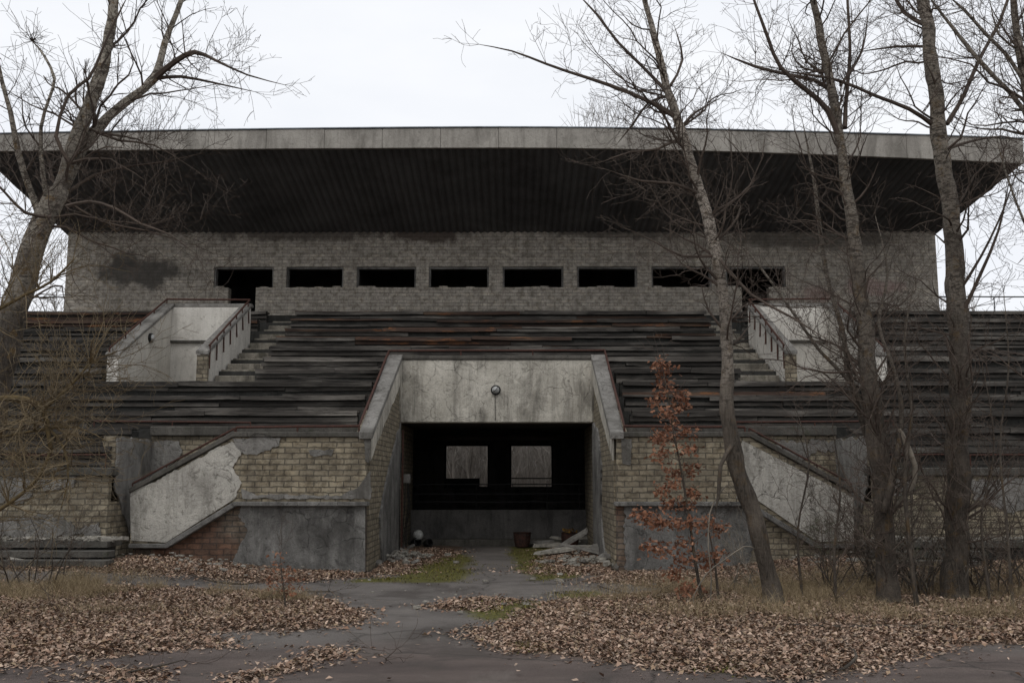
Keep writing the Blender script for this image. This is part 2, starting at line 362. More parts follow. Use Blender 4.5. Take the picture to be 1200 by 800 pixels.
_lat = rs.rand(256, 256)
def vnoise(X, Y, s):
    x = X * s; y = Y * s; xi = np.floor(x).astype(int); yi = np.floor(y).astype(int); fx = x - xi; fy = y - yi
    fx = fx * fx * (3 - 2 * fx); fy = fy * fy * (3 - 2 * fy); g = lambda a, b: _lat[a % 256, b % 256]
    return (g(xi, yi) * (1 - fx) + g(xi + 1, yi) * fx) * (1 - fy) + (g(xi, yi + 1) * (1 - fx) + g(xi + 1, yi + 1) * fx) * fy
def fbm(X, Y, s): return sum(vnoise(X + 7 * k, Y - 3 * k, s * 2 ** k) / 2 ** k for k in range(4)) / 1.875
def field(polys, X, Y, wob=.5, s=1.1):
    m = np.full(X.shape, -9.)
    for p in polys: m = np.maximum(m, sdist(p, X, Y))
    return m + (fbm(X, Y, s) - .5) * wob
def GZ(X, Y):
    return np.array([gz(a, b) for a, b in zip(X.ravel(), Y.ravel())]).reshape(X.shape)

def make_ground():
    xs = np.concatenate([[-400, -120, -60, -30, -18], np.arange(-12, 12.01, .1), [18, 30, 60, 120, 400]])
    ys = np.concatenate([[-60, -20, -5, 2, 5], np.arange(7, 25.01, .1), [30, 40, 60, 90, 150, 400, 900]])
    X, Y = np.meshgrid(xs, ys); Z = GZ(X, Y)
    Lf = field(litter, X, Y, .35); Lf = np.where((Y > 26) | (np.abs(X) > 12), 1, Lf)
    Z = Z + np.clip(Lf, 0, .45) * .05
    Z = np.where(Y > 20.5, np.minimum(Z, .06), Z)
    V = np.stack([X, Y, Z], -1).reshape(-1, 3); nx = len(xs); ny = len(ys)
    I = np.arange(nx * ny).reshape(ny, nx); Fc = np.stack([I[:-1, :-1], I[:-1, 1:], I[1:, 1:], I[1:, :-1]], -1).reshape(-1, 4)
    o = npobj('ground', V, Fc, 'leaves'); me = o.data; me.materials.clear()
    me.polygons.foreach_set('use_smooth', [True] * len(me.polygons))
    for nm, f in (('litter', np.clip(Lf / .12 + .3, 0, 1)), ('moss', np.clip(field(moss, X, Y, .5) / .15 + .3, 0, 1)),
                  ('wet', np.clip((10.2 - Y + (fbm(X, Y, .5) - .5) * 1.2) / .9, 0, 1))):
        a = me.attributes.new(nm, 'FLOAT', 'POINT'); a.data.foreach_set('value', f.ravel().astype(np.float32))
    m, t, b = mat('ground_cover'); c = obco(t)
    asp = mixc(t, ramp(t, noi(t, c, .8, 7, .6), (.35, 0.0), (.65, 1.0)), (.098, .086, .077), (.14, .124, .112))
    wv = N(t, 'ShaderNodeTexVoronoi'); wv.inputs['Scale'].default_value = 60; L(t, c, wv.inputs['Vector'])
    asp = mixc(t, ramp(t, wv.outputs['Distance'], (.1, .35), (.4, 0.0)), asp, (.19, .18, .17))
    red = mixc(t, ramp(t, noi(t, c, 1.4, 7, .65, 0, (.5, 1.6, 1)), (.35, 0.0), (.65, 1.0)), (.066, .049, .043), (.118, .090, .078))
    at_ = lambda n: N(t, 'ShaderNodeAttribute', attribute_name=n).outputs['Fac']
    col = mixc(t, at_('wet'), asp, red)
    # cracks in the old asphalt
    d = N(t, 'ShaderNodeTexNoise'); d.inputs['Scale'].default_value = 1.2; d.inputs['Detail'].default_value = 6; L(t, c, d.inputs['Vector'])
    vm = N(t, 'ShaderNodeVectorMath', operation='MULTIPLY_ADD'); L(t, d.outputs['Color'], vm.inputs[0]); vm.inputs[1].default_value = (1.1,) * 3; L(t, c, vm.inputs[2])
    vo = N(t, 'ShaderNodeTexVoronoi', feature='DISTANCE_TO_EDGE'); vo.inputs['Scale'].default_value = .42; L(t, vm.outputs[0], vo.inputs['Vector'])
    ck = ramp(t, vo.outputs['Distance'], (0.0, 1.0), (.014, 0.0)); col = mixc(t, mth(t, 'MULTIPLY', ck, .8), col, (.025, .022, .018))
    agg = noi(t, c, 130, 3, .8); col = mixc(t, ramp(t, agg, (.38, .55), (.5, 0.0)), col, (.04, .035, .031)); col = mixc(t, ramp(t, agg, (.55, 0.0), (.68, .5)), col, (.26, .235, .21))
    pt = noi(t, c, .55, 7, .7, .8); col = mixc(t, ramp(t, pt, (.40, .7), (.47, 0.0)), col, (.055, .046, .04)); col = mixc(t, ramp(t, pt, (.56, 0.0), (.64, .4)), col, (.19, .17, .15))
    dirtn = noi(t, c, 2.6, 8, .72); col = mixc(t, mth(t, 'MULTIPLY', ramp(t, dirtn, (.5, 0.0), (.68, 1.0)), .35), col, (.055, .046, .036))
    soil = mixc(t, ramp(t, noi(t, c, 22, 6, .7), (.38, 0.0), (.62, 1.0)), (.045, .032, .024), (.17, .115, .08))
    col = mixc(t, at_('litter'), col, soil)
    ms = mixc(t, ramp(t, noi(t, c, 14, 5, .7), (.35, 0.0), (.65, 1.0)), (.04, .038, .012), (.13, .12, .024))
    mf = mth(t, 'MULTIPLY', at_('moss'), ramp(t, noi(t, c, 5, 7, .75), (.32, .3), (.46, 1.0))); col = mixc(t, mf, col, ms)
    L(t, col, b.inputs['Base Color']); b.inputs['Roughness'].default_value = .82
    bump(t, b, mth(t, 'SUBTRACT', mth(t, 'ADD', noi(t, c, 60, 4, .7), mth(t, 'MULTIPLY', at_('litter'), noi(t, c, 20, 5))), ck), .5, .012)
    me.materials.append(m); o['kind'] = 'structure'; return o
make_ground()

# ================================================================= GRANDSTAND
AX = 0.0
TY0, TZ0, TD, TH = 17.9, 2.20, .92, .374          # tier row 0
def ty(i): return TY0 + TD * i
def tz(i): return TZ0 + TH * i
gs = thing('grandstand', 'abandoned yellow brick and concrete grandstand with flat cantilever roof and central entrance passage', 'grandstand')
# --- terrace of concrete steps, left, middle and right
def terrace():
    for side in (-1, 1):
        mb = MB()
        for i in range(-1, 11):
            if i <= 3: sp = [(-18, -6.5 if i < 1 else -2.45)]
            elif i <= 7: sp = [(-18, -8.62), (-6.42, -2.45 if i <= 4 else 0)]
            else: sp = [(-18, 0)]
            for a, b_ in sp:
                if side == 1: a, b_ = -b_, -a
                mb.box(a, b_, ty(i), ty(i) + TD, tz(i) - .6, tz(i))
        a, b_ = (-18, 0) if side == -1 else (0, 18)
        mb.box(a, b_, ty(11), 29.6, 6.0, 6.31)
        obj('terrace', mb, 'tier', gs)
terrace()
# --- aisle steps
for side in (-1, 1):
    mb = MB()
    for i in range(4, 11):
        for k in range(2):
            y = ty(i) - .42 + k * .43; z = tz(i) - TH / 2 * (1 - k) + .04
            x0, x1 = -6.38, -5.30 - .06 * (i - 4) + .05 * rnd.random()
            if side == 1: x0, x1 = -x1, -x0
            mb.box(x0, x1, y, y + (.425 if k == 0 else .49), z - .3, z + .012 * rnd.random())
    obj('aisle_steps', mb, 'step', gs, bevel=.015)
# --- side walls of the outer terraces and the return walls
for s in (-1, 1):
    def X(a, b_): return (a, b_) if s == 1 else (-b_, -a)
    w_ = MB(); a, b_ = X(6.5, 18); w_.box(a, b_, 16.86, 17.06, -.2, 1.66); a, b_ = X(6.5, 6.72); w_.box(a, b_, 17.062, 18.8, -.2, 2.36)
    obj('front_wall', w_, 'brick', gs)
    c_ = MB(); a, b_ = X(6.42, 18); c_.box(a, b_, 16.78, 17.06, 1.662, 1.80); obj('coping', c_, 'conc', gs, bevel=.015)
    e_ = MB(); a, b_ = X(17.8, 18); e_.prism([(17.1, -.2), (29.6, -.2), (29.6, 6.3), (28, 6.3), (17.1, 1.6)], 'x', a, b_); obj('end_wall', e_, 'brick', gs)
    # recessed wall behind the outside stair
    r_ = MB(); a, b_ = X(2.45, 6.5); r_.box(a, b_, 18.72, 18.9, -.2, 2.42); obj('recessed_wall', r_, 'brick', gs)
    c_ = MB(); a, b_ = X(2.45, 6.5); c_.box(a, b_, 18.62, 18.95, 2.422, 2.60); obj('coping', c_, 'conc', gs, bevel=.015)
    # outside stair and landing behind its parapet
    st = MB()
    for k in range(7):
        xa = 6.15 - k * .25; a, b_ = X(xa - .25 if k < 6 else 2.3, xa); z = .55 + .13 * k
        st.box(a, b_, 17.62, 18.71, z - .3, z)
    obj('outside_stair', st, 'step', gs)
    # pier under the landing, sloping brick base
    p_ = MB(); a, b_ = X(2.2, 4.42); p_.box(a, b_, 17.5, 17.62, -.2, 1.16); obj('landing_pier', p_, 'brick_red', gs)
    t_ = MB(); t_.prism([(s * x, z) for x, z in ((4.422, -.2), (6.28, -.2), (6.28, .42), (5.66, .42), (4.422, 1.16))], 'y', 17.505, 17.62); obj('stair_base', t_, 'brick_red' if s < 0 else 'brick', gs)
    # parapet of landing + stair (one slab of brick)
    par = [(2.2, 1.22), (2.2, 2.34), (4.55, 2.34), (6.3, 1.36), (6.3, .50), (5.67, .50), (4.5, 1.22)]
    q_ = MB(); q_.prism([(s * x, z) for x, z in par], 'y', 17.40, 17.62); obj('stair_parapet', q_, 'brick', gs)
    mo = MB(); mo.prism([(s * x, z) for x, z in ((2.16, 1.14), (2.16, 1.218), (4.5, 1.218), (5.67, .498), (6.3, .498), (6.3, .42), (5.63, .42), (4.46, 1.14))], 'y', 17.34, 17.60)
    obj('moulding', mo, 'cement', gs, bevel=.012)
    cp = MB(); cp.prism([(s * x, z) for x, z in ((2.28, 2.342), (2.28, 2.43), (4.58, 2.43), (6.34, 1.45), (6.34, 1.36), (4.56, 2.342))], 'y', 17.34, 17.68)
    obj('coping', cp, 'conc', gs, bevel=.012)
    # passage wall and its sloping wing
    pw = MB(); a, b_ = X(2.17, 2.44)
    pw.prism([(17.62, -.2), (25, -.2), (25, 2.86), (22, 2.86), (22, 4.2), (21.9, 4.2), (17.62, 2.38)], 'x', a, b_); obj('passage_wall', pw, 'brick', gs)
    wc = MB(); wc.v = [(s * x, y, z) for y, x0, x1, z0, z1 in ((17.32, 2.09, 2.33, 2.30, 2.432), (22.05, 2.13, 2.45, 4.28, 4.40)) for x in (x0, x1) for z in (z0, z1)]
    wc.f = [(0, 1, 3, 2), (4, 6, 7, 5), (0, 4, 5, 1), (2, 3, 7, 6), (0, 2, 6, 4), (1, 5, 7, 3)]; obj('wing_coping', wc, 'cement_l', gs, bevel=.012)
    wb = MB(); a, b_ = X(2.13, 2.168)
    pl = [(17.45, 2.31)] + [(17.45 + .35 * k, 2.31 + .145 * k - .38 - .10 * noise.noise(Vector((k * 1.3, s * 3, 0)))) for k in range(13)] + [(22, 2.9), (22, 4.24)]
    wb.prism(pl, 'x', a, b_); obj('plaster_sheet', wb, 'slab', gs)
    # torn plaster left on the passage wall
    sh = MB(); a, b_ = X(2.135, 2.169)
    sh.prism(jag([(22.0, 2.85), (21.0, 2.35), (19.6, 1.5), (18.9, .9), (19.3, -.1), (22, -.1)] if s < 0 else [(22.0, 2.85), (20.6, 2.6), (19.9, 1.9), (20.1, .9), (19.2, -.1), (22, -.1)], .08, .04, 3 + s), 'x', a, b_)
    obj('plaster_sheet', sh, 'cement', gs)
# --- portal beam over the passage
pb = MB(); pb.box(-2.168, 2.168, 22.0, 22.35, 2.86, 4.28); obj('portal_beam', pb, 'slab', gs, bevel=.02)
pc = MB(); pc.box(-2.16, 2.16, 21.96, 22.5, 4.282, 4.37); obj('coping', pc, 'conc', gs, bevel=.012)
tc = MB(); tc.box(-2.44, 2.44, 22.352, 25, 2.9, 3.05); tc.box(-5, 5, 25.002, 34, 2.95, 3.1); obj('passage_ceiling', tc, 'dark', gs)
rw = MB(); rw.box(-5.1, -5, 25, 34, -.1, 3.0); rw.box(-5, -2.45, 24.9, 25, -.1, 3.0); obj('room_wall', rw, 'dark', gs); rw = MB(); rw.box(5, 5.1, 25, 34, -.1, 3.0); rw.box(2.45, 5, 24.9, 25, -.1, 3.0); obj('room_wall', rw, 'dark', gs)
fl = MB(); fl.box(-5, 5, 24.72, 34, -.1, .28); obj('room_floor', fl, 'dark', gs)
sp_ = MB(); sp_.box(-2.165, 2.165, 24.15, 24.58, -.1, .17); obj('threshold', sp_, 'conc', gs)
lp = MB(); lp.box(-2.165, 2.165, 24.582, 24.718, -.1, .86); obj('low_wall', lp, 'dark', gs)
# --- rear wall with two window openings
WN = [(-2.02, -.48), (.22, 1.71)]
bw = MB(); xs_ = [-12.6, -2.02, -.48, .22, 1.71, 12.6]
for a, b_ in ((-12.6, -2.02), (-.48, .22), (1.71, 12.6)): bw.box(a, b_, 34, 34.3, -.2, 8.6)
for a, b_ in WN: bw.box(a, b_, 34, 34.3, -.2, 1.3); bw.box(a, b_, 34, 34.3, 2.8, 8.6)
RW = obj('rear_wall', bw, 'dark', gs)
for a, b_ in WN:
    f_ = MB(); f_.box(a, a + .06, 33.95, 34.05, 1.3, 2.8); f_.box(b_ - .06, b_, 33.95, 34.05, 1.3, 2.8); f_.box(a + .06, b_ - .06, 33.95, 34.05, 1.3, 1.36); f_.box(a + .06, b_ - .06, 33.95, 34.05, 2.74, 2.8)
    if a > 0: f_.box(a + .06, b_ - .06, 33.97, 34.02, 1.62, 1.66)
    else: f_.box(a + .06, b_ - .36, 33.97, 34.03, 1.36, 1.64); f_.box(b_ - .36, b_ - .33, 33.97, 34.03, 1.36, 1.66)
    obj('window_frame', f_, 'iron', RW)

# --- stairwell boxes in the terrace
def stairwell(s):
    def X(a, b_): return (a, b_) if s == 1 else (-b_, -a)
    mb = MB(); a, b_ = X(8.4, 8.64)                       # outer cheek
    mb.prism([(21.6, 2.6), (21.6, 4.30), (24.9, 6.0), (25.06, 6.0), (25.06, 3.0)], 'x', a, b_)
    obj('stairwell_cheek', mb, 'plaster_v', gs)
    mb = MB(); a, b_ = X(6.43, 6.63)
    mb.prism([(21.72, 2.6), (21.72, 4.36), (24.9, 5.94), (24.9, 3.0)], 'x', a, b_); obj('stairwell_cheek', mb, 'plaster_v', gs)
    mb = MB(); mb.box(*X(6.41, 6.65), 21.6, 21.718, 2.6, 4.34); obj('stairwell_post', mb, 'brick', gs)
    mb = MB(); mb.box(*X(6.632, 8.398), 24.82, 25.05, 5.12, 5.98); mb.box(*X(6.43, 6.631), 24.902, 25.05, 3.0, 5.98); obj('stairwell_rear_wall', mb, 'plaster_v', gs)
    mb = MB(); mb.box(*X(6.632, 8.398), 24.87, 25.15, 2.6, 5.058); obj('stairwell_lower_wall', mb, 'plaster_v', gs)
    mb = MB(); mb.box(*X(6.632, 8.398), 24.79, 24.99, 5.06, 5.118); obj('lintel', mb, 'conc', gs)
    mb = MB(); mb.box(*X(6.631, 8.399), 21.59, 25.02, 2.55, 2.7); obj('stairwell_floor', mb, 'conc', gs)
    # copings
    mb = MB(); mb.prism([(21.56, 4.30), (21.56, 4.38), (24.9, 6.1), (24.9, 6.0)], 'x', *X(8.36, 8.68))
    mb.box(*X(6.38, 8.68), 24.902, 25.1, 6.002, 6.09); mb.prism([(21.56, 4.345), (21.56, 4.43), (24.9, 6.04), (24.9, 5.95)], 'x', *X(6.39, 6.67))
    obj('coping', mb, 'cement_l', gs, bevel=.012)
for s in (-1, 1): stairwell(s)

# --- upper building
UW = [(-8.36, -6.62), (-6.25, -4.58), (-4.2, -2.47), (-2.1, -.35), (.05, 1.82), (2.22, 3.96), (4.38, 6.12), (6.54, 8.28)]
DO = {0: (-7.92, -7.12), 7: (6.98, 7.78)}
Z0, Z1, ZT = 7.12, 7.73, 8.80
W = 12.68
up = MB(); up.box(-W, W, 28, 28.3, Z1, ZT)
edges = [-W] + [e for p in UW for e in p] + [W]
for k in range(0, len(edges), 2): up.box(edges[k], edges[k + 1], 28, 28.3, Z0, Z1 - .0)
lowx = [-W, DO[0][0], DO[0][1], DO[7][0], DO[7][1], W]
for k in (0, 2, 4): up.box(lowx[k], lowx[k + 1], 28, 28.3, 6.3, Z0)
# ragged loose brick ends along the sills
for (a, b_) in UW:
    x = a + .05
    while x < b_ - .25:
        if rnd.random() < .25 and not any(d[0] - .26 < x < d[1] for d in DO.values()): up.box(x, x + .24, 28.01, 28.13, Z0, Z0 + rnd.choice([.02, .035, .06]) * .8)
        x += .26
UPW = obj('upper_wall', up, 'brick_up', gs)
for x in (-W, W - .3): obj('side_wall', MB().box(x, x + .3, 28.3, 34, 6.3, ZT), 'brick_up', gs)
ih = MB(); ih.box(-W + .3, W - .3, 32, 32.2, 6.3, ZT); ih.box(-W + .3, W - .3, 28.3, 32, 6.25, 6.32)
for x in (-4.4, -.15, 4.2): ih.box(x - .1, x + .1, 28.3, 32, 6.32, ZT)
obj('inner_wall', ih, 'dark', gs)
for (a, b_) in UW:
    f_ = MB(); f_.box(a, b_, 28.05, 28.25, Z1 - .05, Z1 - .002); f_.box(a + .001, a + .05, 28.06, 28.24, Z0 + .01, Z1 - .051); f_.box(b_ - .05, b_ - .001, 28.06, 28.24, Z0 + .01, Z1 - .051)
    obj('window_frame', f_, 'cement', UPW)
# --- roof
def rt(x): return 10.39 - (.16 if x < 0 else .31) * (abs(x) / 13) ** 1.7
def rb(x): return 9.90 - (.08 if x < 0 else .42) * (abs(x) / 13) ** 1.7
def roof():
    root = obj('roof', MB().prism([(-12.74, 28.3), (12.74, 28.3), (12.74, 34.6), (-12.74, 34.6)], 'z', 8.80, 9.6), 'roofing', gs)
    # corrugated soffit with real ribs, thick sheet
    mb = MB(); nx = 13 * 2 * 5 * 4; ys = [23.86, 25.2, 26.6, 28.35]
    def hw(y): return 13.17 - (13.17 - 12.74) * (y - 23.8) / 4.5
    prof = [0, 0, .045, .045]
    for j, y in enumerate(ys):
        tt = (y - 23.8) / (28 - 23.8)
        for i in range(nx + 1):
            u = (i + (.0 if i % 4 in (0, 2) else -.6)) / nx * 2 - 1; x = u * hw(y)
            z = rb(x) * (1 - tt) + 8.74 * tt + prof[i % 4] + .01 * noise.noise(Vector((x, y, 0)))
            mb.v.append((x, y, z))
    n1 = nx + 1
    for j in range(len(ys) - 1):
        for i in range(nx): mb.f.append((j * n1 + i, j * n1 + i + 1, (j + 1) * n1 + i + 1, (j + 1) * n1 + i))
    obj('soffit', mb, 'soffit', root, fix=False)
    # roof deck above it
    mb = MB(); K = 26
    for k in range(K + 1):
        x = -1 + 2 * k / K
        mb.v += [(x * 13.14, 23.95, rt(x * 13) - .03), (x * 12.74, 34.6, 9.75), (x * 13.14, 23.95, rb(x * 13) + .10), (x * 12.74, 28.6, 8.86)]
    for k in range(K):
        a = 4 * k; b_ = a + 4; mb.f += [(a, b_, b_ + 1, a + 1), (a + 2, a + 3, b_ + 3, b_ + 2)]
    mb.f += [(0, 1, 3, 2), (4 * K, 4 * K + 2, 4 * K + 3, 4 * K + 1)]
    obj('roof_deck', mb, 'roofing', root)
    # fascia panels
    x = -13.2; step = 1.4667
    while x < 13.1:
        x1 = min(x + step, 13.2); dz = rnd.uniform(-.012, .012); dy = rnd.uniform(-.006, .006); g = .003
        p = MB(); p.prism([(x + g, rb(x) - .03), (x1 - g, rb(x1) - .03), (x1 - g, rt(x1) + dz), (x + g, rt(x) + dz)], 'y', 23.8 + dy, 23.9 + dy)
        obj('fascia_panel', p, 'fascia', root, bevel=.008); x = x1
    mb = MB()
    for k in range(K):
        xa = -13.22 + 26.44 * k / K; xb = xa + 26.44 / K
        mb.prism([(xa, rt(xa) + .012), (xb, rt(xb) + .012), (xb, rt(xb) + .035), (xa, rt(xa) + .035)], 'y', 23.77, 24.1)
    obj('roof_flashing', mb, plain('zinc_flashing', (.30, .33, .36), .2, 3, .5), root)
    for s in (-1, 1):      # side boards
        xx = s * 13.15; v = [(s * 13.15, 23.915, rb(xx)), (s * 13.15, 23.915, rt(xx) - .02), (s * 12.745, 34.6, 9.74), (s * 12.745, 34.6, 8.8), (s * 12.745, 28.3, 8.74)]
        mb = MB(); mb.v = v + [(a + s * .05, b_, c) for a, b_, c in v]; n = 5
        mb.f = [tuple(range(5)), tuple(reversed(range(5, 10)))] + [(i, (i + 1) % 5, 5 + (i + 1) % 5, 5 + i) for i in range(5)]
        obj('verge_board', mb, 'fascia', root)
roof()

# --- torn plaster coats on the front brickwork
def coat(pix, Y, m, amp=.03, th=.024, seed=0, keep=(), label=None, step=.028):
    pts = [(at(a, b_, Y).x, at(a, b_, Y).z) for a, b_ in pix]
    mb = MB(); mb.prism(jag(pts, step, amp, seed, keep), 'y', Y - th, Y + .001); return obj('plaster_sheet', mb, m, gs, fix=True, label=label)
coat([(153, 579), (154, 633), (195, 635), (277, 583), (284, 566), (274, 548), (281, 530), (272, 516)], 17.398, 'plaster', .02, seed=1, keep=(0, 1, 2))
coat([(273, 513), (329, 513), (327, 523), (300, 534), (279, 529)], 17.397, 'cement_l', .02, seed=2, th=.02)
coat([(362, 528), (392, 526), (388, 533), (368, 535)], 17.398, 'cement_l', .02, seed=4)
coat([(427, 514), (434, 514), (433, 545), (428, 540)], 17.398, 'cement_l', .015, seed=5)
coat([(420, 570), (434, 552), (434, 584), (285, 584), (283, 573), (300, 579), (400, 580)], 17.398, 'cement_l', .015, seed=6)
coat([(283, 592), (428, 592), (428, 672), (262, 672), (283, 640), (290, 622), (280, 604)], 17.5, 'cement', .03, seed=7, keep=(0, 1, 2))
coat([(415, 596), (428, 596), (428, 672), (415, 672)], 17.47, 'cement', .008, seed=7, th=.01, keep=(0, 1, 2, 3))
coat([(150, 590), (160, 517), (210, 517), (214, 530), (200, 546), (186, 560), (182, 590)], 18.716, 'cement_l', .02, seed=8)
coat([(870, 516), (1000, 583), (1000, 634), (957, 634), (888, 586), (862, 584), (866, 560), (858, 540)], 17.398, 'plaster', .02, seed=9, keep=(0, 1, 2, 3))
coat([(728, 514), (740, 514), (739, 545), (729, 543)], 17.397, 'cement_l', .01, seed=10)
coat([(732, 592), (884, 592), (878, 615), (884, 640), (872, 672), (732, 672)], 17.5, 'cement', .03, seed=11, keep=(0,))
coat([(905, 516), (1000, 516), (1000, 524), (960, 528), (940, 540), (915, 530)], 18.716, 'cement_l', .05, seed=12)
coat([(-40, 550), (90, 552), (86, 570), (60, 577), (40, 574), (20, 590), (-40, 590)], 16.858, 'cement_l', .04, seed=13)
coat([(-40, 608), (60, 604), (90, 618), (114, 612), (114, 628), (-40, 632)], 16.858, 'cement_l', .05, seed=14)
coat([(1130, 562), (1240, 556), (1240, 600), (1180, 600), (1160, 590), (1140, 588)], 16.858, 'cement_l', .05, seed=15)
coat([(1044, 560), (1075, 560), (1070, 575), (1044, 580)], 16.858, 'cement_l', .04, seed=16)
# return wall (faces the passage) plaster
mb = MB(); mb.prism(jag([(17.08, 2.33), (18.7, 2.33), (18.7, .6), (17.9, .62), (17.5, 1.0), (17.3, 1.25), (17.08, 1.5)], .07, .03, 20), 'x', -6.5, -6.476); obj('plaster_sheet', mb, 'cement_l', gs)
mb = MB(); mb.prism(jag([(17.08, 2.33), (18.7, 2.33), (18.7, .6), (17.9, .62), (17.5, 1.0), (17.3, 1.25), (17.08, 1.5)], .07, .03, 21), 'x', 6.476, 6.5); obj('plaster_sheet', mb, 'cement_l', gs)
# --- the wide steps in front of the side walls
for s, nm in ((-1, 'left'), (1, 'right')):
    r = thing('entrance_steps', 'broken low concrete steps and platform at the foot of the %s side wall' % nm, 'steps')
    for k, (xa, xb, y0, z1) in enumerate([(6.2, 12, 16.2, .60), (6.05, 7.9, 15.85, .47), (5.9, 7.6, 15.45, .355)]):
        m_ = MB(); pts = jag([(s * xa, y0), (s * xb, y0), (s * xb, y0 + (.64 if k == 0 else .348)), (s * xa, y0 + (.64 if k == 0 else .348))], .12, .02, k + s)
        m_.prism(pts, 'z', z1 - .09, z1); obj('step', m_, 'conc', r)
    m_ = MB(); m_.box(*sorted((s * 6.3, s * 12)), 16.3, 16.8, -.2, .505); obj('base', m_, 'tier', r); m_ = MB(); m_.box(*sorted((s * 6.2, s * 7.85)), 15.95, 16.28, -.2, .378); m_.box(*sorted((s * 6.05, s * 7.55)), 15.53, 15.948, -.2, .262); obj('base', m_, 'tier', r)

# ================================================================= BENCHES
ordn = {1: 'lowest', 2: 'second', 3: 'third', 4: 'fourth', 5: 'fifth', 6: 'sixth', 7: 'seventh', 8: 'eighth', 9: 'ninth', 10: 'tenth', 11: 'eleventh', 12: 'topmost'}
def board(x0, x1, y, z, d, h, tiltx, sag):
    mb = MB(); k = max(3, int((x1 - x0) / .45)); base = 0
    a0 = rnd.uniform(-1, 1) * tiltx; yo = rnd.uniform(-.012, .012)
    sd_ = rnd.random() * 50
    for j in range(k + 1):
        t = j / k; x = x0 + (x1 - x0) * t; dz = a0 * (t - .5) - sag * math.sin(math.pi * t) + .008 * noise.noise(Vector((x * 2, sd_, 0))); tt = .006 * noise.noise(Vector((x * 5, sd_, 7)))
        for (yy, zz) in ((0, 0), (d, 0), (d, h), (0, h + tt)): mb.v.append((x, y + yo + yy, z + dz + zz))
    for j in range(k):
        for q in range(4): a = j * 4 + q; b_ = j * 4 + (q + 1) % 4; mb.f.append((a, b_, b_ + 4, a + 4))
    mb.f += [(0, 1, 2, 3), (4 * k + 3, 4 * k + 2, 4 * k + 1, 4 * k)]; return mb
ORANGE = {(8, 'c'): .7, (9, 'c'): .65, (7, 'c'): .55, (9, 'l'): .8, (10, 'c'): .3, (2, 'l'): .12, (8, 'r'): .2}
def bench(i, xa, xb, where, sec):
    n = i + 2 if sec in 'lr' else (i if sec != 'c' else i - 4)
    if sec in 'lr': rn = ordn[i + 2] + ' row from the bottom'
    elif sec == 'c': rn = ordn[i - 4] + ' row above the entrance beam' if i > 5 else 'row directly behind the entrance beam'
    else: rn = 'short row'
    r = thing('plank_bench', 'grey plank bench, %s, %s' % (rn, where), 'bench', group='plank benches of the grandstand')
    y = ty(i) + .02; z = tz(i) + .30
    br = MB(); br.box(xa + .05, xb - .05, y + .1, y + .42, tz(i) - .01, z - .02); obj('support', br, 'tier', r)
    op = ORANGE.get((i, sec), .03)
    for strip in range(5):
        x = xa + rnd.uniform(0, .1)
        while x < xb - .4:
            ln = rnd.uniform(1.6, 4.4); x1 = min(xb, x + ln)
            if xb - x1 < .8: x1 = xb
            miss = rnd.random() < (.05, .08, .08, .10, .18)[strip]
            if not miss:
                m_ = 'wood_o' if rnd.random() < op * .7 else 'wood'
                if strip == 0: b_ = board(x, x1 - .015, y - .03 + rnd.uniform(-.015, .01), z - .065 + rnd.uniform(-.01, .01), .035, .08 + rnd.uniform(-.015, .015), .02, .012)
                elif strip >= 3: b_ = board(x, x1 - .015, y + .045 + rnd.uniform(-.02, .02), tz(i) + (.125 if strip == 3 else .015) + rnd.uniform(-.015, .015), .03, .08 + rnd.uniform(-.02, .012), .03, .0) 
                else: b_ = board(x, x1 - .015, y + .01 + (strip - 1) * .2, z + rnd.uniform(-.004, .01), .17, .04, .015, .012)
                obj('seat_board' if strip in (1, 2) else 'front_board', b_, m_, r, fix=False)
            x = x1
for i in (-1, 0): bench(i, -16.5, -6.55, 'left side wing', 'l'); bench(i, 6.55, 16.5, 'right side wing', 'r')
for i in (1, 2, 3): bench(i, -16.5, -2.6, 'left of the entrance', 'l'); bench(i, 2.6, 16.5, 'right of the entrance', 'r')
for i in (4,): bench(i, -16.5, -8.75, 'left of the left stairwell', 'l'); bench(i, 8.75, 16.5, 'right of the right stairwell', 'r'); bench(i, -5.42, -2.6, 'between left aisle and entrance beam', 'il'); bench(i, 2.6, 5.42, 'between entrance beam and right aisle', 'ir')
for i in (5, 6, 7): bench(i, -16.5, -8.75, 'left of the left stairwell', 'l'); bench(i, 8.75, 16.5, 'right of the right stairwell', 'r'); bench(i, -5.42 - .06 * (i - 4), 5.42 + .06 * (i - 4), 'between the two aisles', 'c')
for i in (8, 9, 10): bench(i, -16.5, -6.55, 'left of the left aisle', 'l'); bench(i, 6.55, 16.5, 'right of the right aisle', 'r'); bench(i, -5.42 - .06 * (i - 4), 5.42 + .06 * (i - 4), 'between the two aisles', 'c')
# a few planks lying loose
for (px, v, i, ang, ln) in ((545, 470, 0, 0, 0),): pass
LP = [(-3.6, 3, 12, 1.6), (-3.2, 4, -20, 1.3), (3.6, 4, 15, 1.4), (-11.2, 6, 8, 2.1), (10.4, 5, -10, 2.0)]
LPL = ['short loose plank lying askew beside the left wing of the entrance', 'loose plank fallen across the row left of the entrance beam', 'loose plank lying askew right of the entrance beam',
       'long loose plank across the rows left of the left stairwell', 'long loose plank across the rows right of the right stairwell']
for (x, i, a, ln), lb in zip(LP, LPL):
    o = obj('loose_plank', board(-ln / 2, ln / 2, 0, 0, .16, .035, .01, .01), 'wood')
    o.location = (x, ty(i) + .1, tz(i) + .36); o.rotation_euler = (R(8), R(3), R(a)); tag(o, lb, 'plank')

